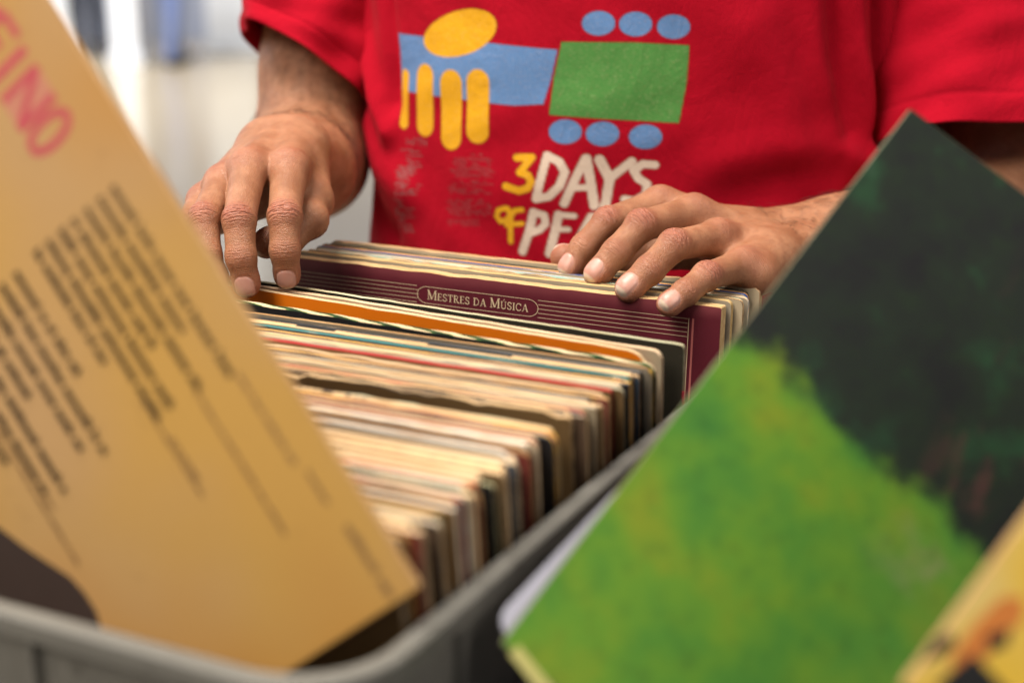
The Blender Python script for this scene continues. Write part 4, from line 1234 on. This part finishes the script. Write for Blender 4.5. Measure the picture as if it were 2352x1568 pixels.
# small faded print under the blocks: letters too worn to read
r3 = random.Random(3)
def worn_lines(x0, x1, ya, yb, step, hw, op, jit=0):
    y = ya
    while y < yb:
        x = x0 + r3.uniform(0, jit); xe = x1 - r3.uniform(0, jit * 1.6)
        while x < xe:
            w_ = r3.uniform(8, 26)
            if r3.random() < 0.8: paint(line_dist(Pc, pxs([(x, y), (min(x + w_, xe), y + 0.06 * w_)])) - hw * MMW, GREY, op)
            x += w_ + r3.uniform(5, 11)
        y += step
for pts in ([(390, 795), (396, 832), (410, 808), (422, 834), (430, 797)], [(440, 798), (436, 834)], [(450, 800), (474, 803)], [(464, 802), (458, 838)], [(480, 804), (474, 840)], [(500, 806), (494, 842)], [(480, 822), (496, 824)]):
    paint(line_dist(Pc, pxs(pts)) - 4.0 * MMW, GREY, 0.8)
worn_lines(355, 480, 862, 1120, 12, 3.6, 0.95, 45); worn_lines(335, 450, 1140, 1340, 12, 3.6, 0.9, 50)
for (ya, yb) in ((912, 1018), (1060, 1122), (1150, 1250)): worn_lines(640 - (ya - 900) * .14, 915 - (ya - 900) * .1, ya, yb, 13, 2.8, 0.7, 40)
worn_lines(760, 850, 890, 900, 12, 3.4, 0.7, 4); worn_lines(700, 845, 1044, 1054, 12, 3.4, 0.7, 4); worn_lines(620, 810, 1270, 1305, 14, 3.4, 0.6, 14)
colr[ci] = cl

k = NT('red_jersey'); co = k.coord()
pa = k.n('ShaderNodeAttribute', attribute_name='print')
w1 = k.noise(k.mapping(co, (1, 1, 1)), 900, 2, 0.6); w2 = k.noise(co, 60, 4, 0.6); w3 = k.noise(k.mapping(co, (1, 1, 2.2)), 420, 3, 0.7)
red = k.mix(w2, (0.335, 0.0004, 0.0100), (0.420, 0.0010, 0.0160))
red = k.mix(k.math('MULTIPLY', k.smooth(w1, 0.5, 0.75), 0.30), red, (0.20, 0.0, 0.006))
ink = k.mix(k.math('MULTIPLY', k.smooth(w3, 0.52, 0.70), 0.20), pa.outputs['Color'], (0.62, 0.42, 0.30))
ink = k.mix(k.math('MULTIPLY', k.smooth(w1, 0.56, 0.72), 0.25), ink, (0.22, 0.05, 0.04))
cj = k.mix(pa.outputs['Alpha'], red, ink)
cr_n = k.noise(k.mapping(co, (1, 1, 0.6)), 24, 5, 0.65, 0.6)
M_JERSEY = k.done(cj, 0.92, 0.15, k.bump(k.math('ADD', w1, k.math('MULTIPLY', w3, 0.7)), 0.55, 0.0006, k.bump(cr_n, 0.45, 0.006)))
k.b.inputs['Sheen Weight'].default_value = 0.06; k.b.inputs['Sheen Roughness'].default_value = 0.4
k.b.inputs['Sheen Tint'].default_value = (1.0, 0.25, 0.25, 1)

shirt = big_mesh('t_shirt', VT - PO, QT, M_JERSEY, person)
pat = shirt.data.attributes.new('print', 'FLOAT_COLOR', 'POINT'); pat.data.foreach_set('color', colr.astype(np.float32).ravel())


def sleeve(path, radii, hem_dir, folds, seed, name='sleeve'):
    """tube along path (shoulder -> hem) with an elliptic section and soft folds, open at the hem"""
    path = np.array(path); n_ = 150; m_ = 160
    L = np.concatenate([[0], np.cumsum(np.linalg.norm(np.diff(path, axis=0), axis=1))]); tt = np.linspace(0, L[-1], n_)
    C = np.stack([np.interp(tt, L, path[:, i]) for i in range(3)], 1)
    rr = np.interp(tt, L, radii)
    T = np.gradient(C, axis=0); T /= np.linalg.norm(T, axis=1)[:, None]
    V, r_ = [], np.random.default_rng(seed)
    ph = r_.uniform(0, 6.28, 6)
    U = np.cross(T, np.array([0.0, 1.0, 0.0])); U /= np.linalg.norm(U, axis=1)[:, None]; Wv = np.cross(T, U)
    ang = np.linspace(0, 2 * np.pi, m_, endpoint=False)
    rows = []
    for i in range(n_):
        q = tt[i] / L[-1]
        d = 0.0035 * np.sin(3 * ang + ph[0] + 5 * q) * q + 0.0022 * np.sin(7 * ang + ph[1] - 9 * q) + 0.0012 * np.sin(2 * ang + 34 * q + ph[2] + np.sin(ang * 3)) + 0.0009 * np.sin(5 * ang - 60 * q + ph[3])
        if q > 0.90: d = d + 0.0009 * np.exp(-((q - 0.925) / 0.006) ** 2) * -1.3
        R = rr[i] + d
        tilt = hem_dir * q * q
        rows.append(C[i] + (R * np.cos(ang))[:, None] * U[i] + (R * 0.92 * np.sin(ang))[:, None] * Wv[i] + T[i] * (tilt * R * np.cos(ang))[:, None])
    # turn the hem in
    rows.append(rows[-1] * 1.0 + (C[-1] - rows[-1]) * 0.03 - T[-1] * 0.0005); rows.append(rows[-2] + (C[-1] - rows[-2]) * 0.035 - T[-1] * 0.02)
    V = np.concatenate(rows); nz_ = len(rows)
    I = np.arange(nz_ * m_).reshape(nz_, m_); J = np.roll(I, -1, 1)
    Q = np.stack([I[:-1], J[:-1], J[1:], I[1:]], -1).reshape(-1, 4)
    o = big_mesh(name, V - PO, Q, M_JERSEY, shirt)
    pz = o.data.attributes.new('print', 'FLOAT_COLOR', 'POINT'); pz.data.foreach_set('color', np.zeros(len(V) * 4, np.float32))
    return o


sleeve([pt(800, -420, 1.20), pt(755, -130, 1.185), pt(702, 160, 1.165)], [.085, .070, .060], 0.42, None, 1)
sleeve([pt(2235, -420, 1.14), pt(2240, -100, 1.10), pt(2238, 350, 1.070)], [.092, .086, .078], -0.05, None, 2)

# out of the picture: trousers, neck and head, kept simple
class Blob:
    def __init__(self, caps, kk): self.c, self.k = caps, kk
    def sdf(self, P, detail=True):
        d = None
        for a, b, ra, rb in self.c:
            x = cap(P.astype(np.float32), np.array(a, float), np.array(b, float), ra, rb); d = x if d is None else smin(d, x, self.k)
        return d


def TP(x, f, z): return TC + BX * x + BF * f + UZ * z


tr = Blob([(TP(-.09, 0, .88), TP(-.10, .01, .46), .095, .065), (TP(-.10, .01, .46), TP(-.105, -.02, .06), .065, .050), (TP(.09, 0, .88), TP(.10, .01, .46), .095, .065),
           (TP(.10, .01, .46), TP(.105, -.02, .06), .065, .050), (TP(-.07, 0, .90), TP(.07, 0, .90), .105, .105), (TP(-.06, 0, .97), TP(.06, 0, .97), .10, .10)], .03)
c_ = np.array([TC[0], TC[1], 0])
V, Q = surface_nets(tr.sdf, c_ + (-.32, -.3, 0.0), c_ + (.32, .3, 1.12), 0.012, 4)
big_mesh('trousers', V - PO, Q, flat_mat('denim', (0.035, 0.045, 0.075), 0.85, 0.2, 0.2, 200), person)
for sx in (-.105, .105):
    sh = Blob([(TP(sx, .0, .035), TP(sx * 1.1, .16, .032), .036, .030), (TP(sx, -.03, .04), TP(sx, .02, .07), .036, .036)], .02)
    c2 = TP(sx, .06, 0)
    V, Q = surface_nets(sh.sdf, c2 + (-.2, -.22, -.004), c2 + (.2, .22, .14), 0.008, 4)
    big_mesh('shoe', V - PO, Q, M_DARK, person)

# ---- forearm hair
def arm_hair(arm, V, n_, lo_t, hi_t, segs, seed, flow):
    r_ = np.random.default_rng(seed)
    # keep points on the forearm between two stations
    a, b = segs; ab = b - a; t = ((V - a) @ ab) / ab.dot(ab)
    idx = np.nonzero((t > lo_t + r_.uniform(0, 1, len(t)) ** 2 * 0.35) & (t < hi_t))[0]
    P = V[r_.choice(idx, n_ * 3)] + r_.normal(0, 0.0006, (n_ * 3, 3))
    eps = 0.0006; d0 = arm.sdf(P, False)
    G = np.stack([arm.sdf(P + eps * np.eye(3)[i], False) - d0 for i in range(3)], 1) / eps
    G /= np.linalg.norm(G, axis=1)[:, None] + 1e-9
    keep = (G @ unit(np.array([0.1, -0.35, 1.0]))) > -0.15
    P, G = P[keep][:n_], G[keep][:n_]
    P = P - G * arm.sdf(P, False)[:, None]
    VV, FF = [], []
    for p, g in zip(P, G):
        f = flow + r_.normal(0, 0.35, 3); f = f - g * f.dot(g); f = unit(f)
        L = r_.uniform(0.006, 0.015); c = r_.normal(0, 0.35); s = np.cross(g, f)
        pts = [p + g * (L * (0.55 * q - 0.42 * q * q)) + f * L * q * 0.95 + s * (c * L * q * q) for q in (0, .25, .5, .75, 1)]
        b0 = len(VV)
        for i, q in enumerate(pts):
            w_ = 0.00011 * (1 - 0.75 * i / 4)
            for kx in range(3):
                an = 2.094 * kx; VV.append(q + (s * math.cos(an) + g * math.sin(an)) * w_)
        for i in range(4):
            for kx in range(3):
                k2 = (kx + 1) % 3; FF.append((b0 + i * 3 + kx, b0 + i * 3 + k2, b0 + i * 3 + 3 + k2, b0 + i * 3 + 3 + kx))
    return np.array(VV), np.array(FF)


H1, F1 = arm_hair(ARM_B, VB, 1300, 0.02, 0.75, (B_(1780, 640, .94), elB), 4, unit(camvec(-.5, -.75, -.1)))
H2, F2 = arm_hair(ARM_A, VA, 1500, 0.22, 1.0, (A_(745, 520, .985), elA), 6, unit(camvec(-.3, -.5, -.6)))
M_HAIR = flat_mat('dark_hair', (0.012, 0.008, 0.006), 0.5, 0.4, 0.2)
ah = big_mesh('arm_hair', np.concatenate([H1, H2]) - PO, np.concatenate([F1, F2 + len(H1)]), M_HAIR, person)
ah['kind'] = 'stuff'

# ---- people far behind (only their legs are in the picture)
M_SKIN2 = flat_mat('far_skin', (0.36, 0.19, 0.12), 0.5, 0.4, 0.05)


def far_person(x, y, rot, trouser, top, label, stride=0.12):
    root = empty('person', (x, y, 0)); root.rotation_euler.z = rot; tag(root, label, 'person', 'people far behind')
    def bl(name, caps, kk, mat, h=0.022):
        q = np.array([c[0] for c in caps] + [c[1] for c in caps], float); r = max(max(c[2], c[3]) for c in caps)
        V, Q = surface_nets(Blob(caps, kk).sdf, q.min(0) - r - .03, q.max(0) + r + .03, h, 4)
        return big_mesh(name, V, Q, mat, root)
    bl('trousers', [((-.09, 0, .90), (-.10, stride * .5 - .02, .48), .095, .07), ((-.10, stride * .5 - .02, .48), (-.10, stride, .07), .07, .055), ((.09, 0, .90), (.10, -stride * .4 - .03, .48), .095, .07),
                    ((.10, -stride * .4 - .03, .48), (.10, -stride, .07), .07, .055), ((-.08, 0, .95), (.08, 0, .95), .11, .11)], .03, trouser)
    for sx, sy in ((-.10, stride), (.10, -stride)): bl('shoe', [((sx, sy + .03, .045), (sx, sy - .16, .04), .045, .04)], .02, M_DARK, .015)
    bl('body', [((-.2, 0, 1.36), (-.27, -.02, 1.10), .05, .045), ((-.27, -.02, 1.10), (-.27, -.08, .86), .042, .034), ((-.27, -.08, .86), (-.27, -.10, .78), .035, .025), ((.2, 0, 1.36), (.27, .02, 1.10), .05, .045),
                ((.27, .02, 1.10), (.27, -.04, .86), .042, .034), ((.27, -.04, .86), (.27, -.06, .78), .035, .025), ((-.15, 0, 1.35), (.15, 0, 1.35), .07, .07), ((0, 0, 1.3), (0, 0, 1.55), .06, .055),
                ((0, 0, 1.60), (0, -.01, 1.68), .085, .095), ((0, -.08, 1.60), (0, -.10, 1.58), .02, .018)], .03, M_SKIN2, .018)
    bl('hair', [((0, .025, 1.66), (0, .01, 1.71), .095, .095)], .02, M_HAIR)
    bl('shirt', [((-.12, 0, 1.38), (.12, 0, 1.38), .095, .095), ((-.09, 0, 1.02), (.09, 0, 1.02), .125, .125), ((0, 0, 1.05), (0, 0, 1.35), .15, .15), ((-.19, 0, 1.39), (-.26, 0, 1.2), .075, .065), ((.19, 0, 1.39), (.26, 0, 1.2), .075, .065)], .05, top)


def gx(px, Y): return (px - 1176) / FPX * (Y * CP + HC * SP)


far_person(gx(203, 15.0), 15.0, 0.5, flat_mat('dark_trousers', (0.012, 0.013, 0.018), 0.8, 0.2), flat_mat('white_shirt', (0.7, 0.7, 0.72), 0.8, 0.2), 'person in dark trousers walking far behind, right of the tan cover', 0.04)
far_person(gx(400, 14.2), 14.2, 2.6, flat_mat('blue_trousers', (0.16, 0.20, 0.36), 0.8, 0.2), flat_mat('grey_shirt', (0.4, 0.4, 0.42), 0.8, 0.2), 'person in pale blue trousers far behind, left of the wide white pillar', 0.16)
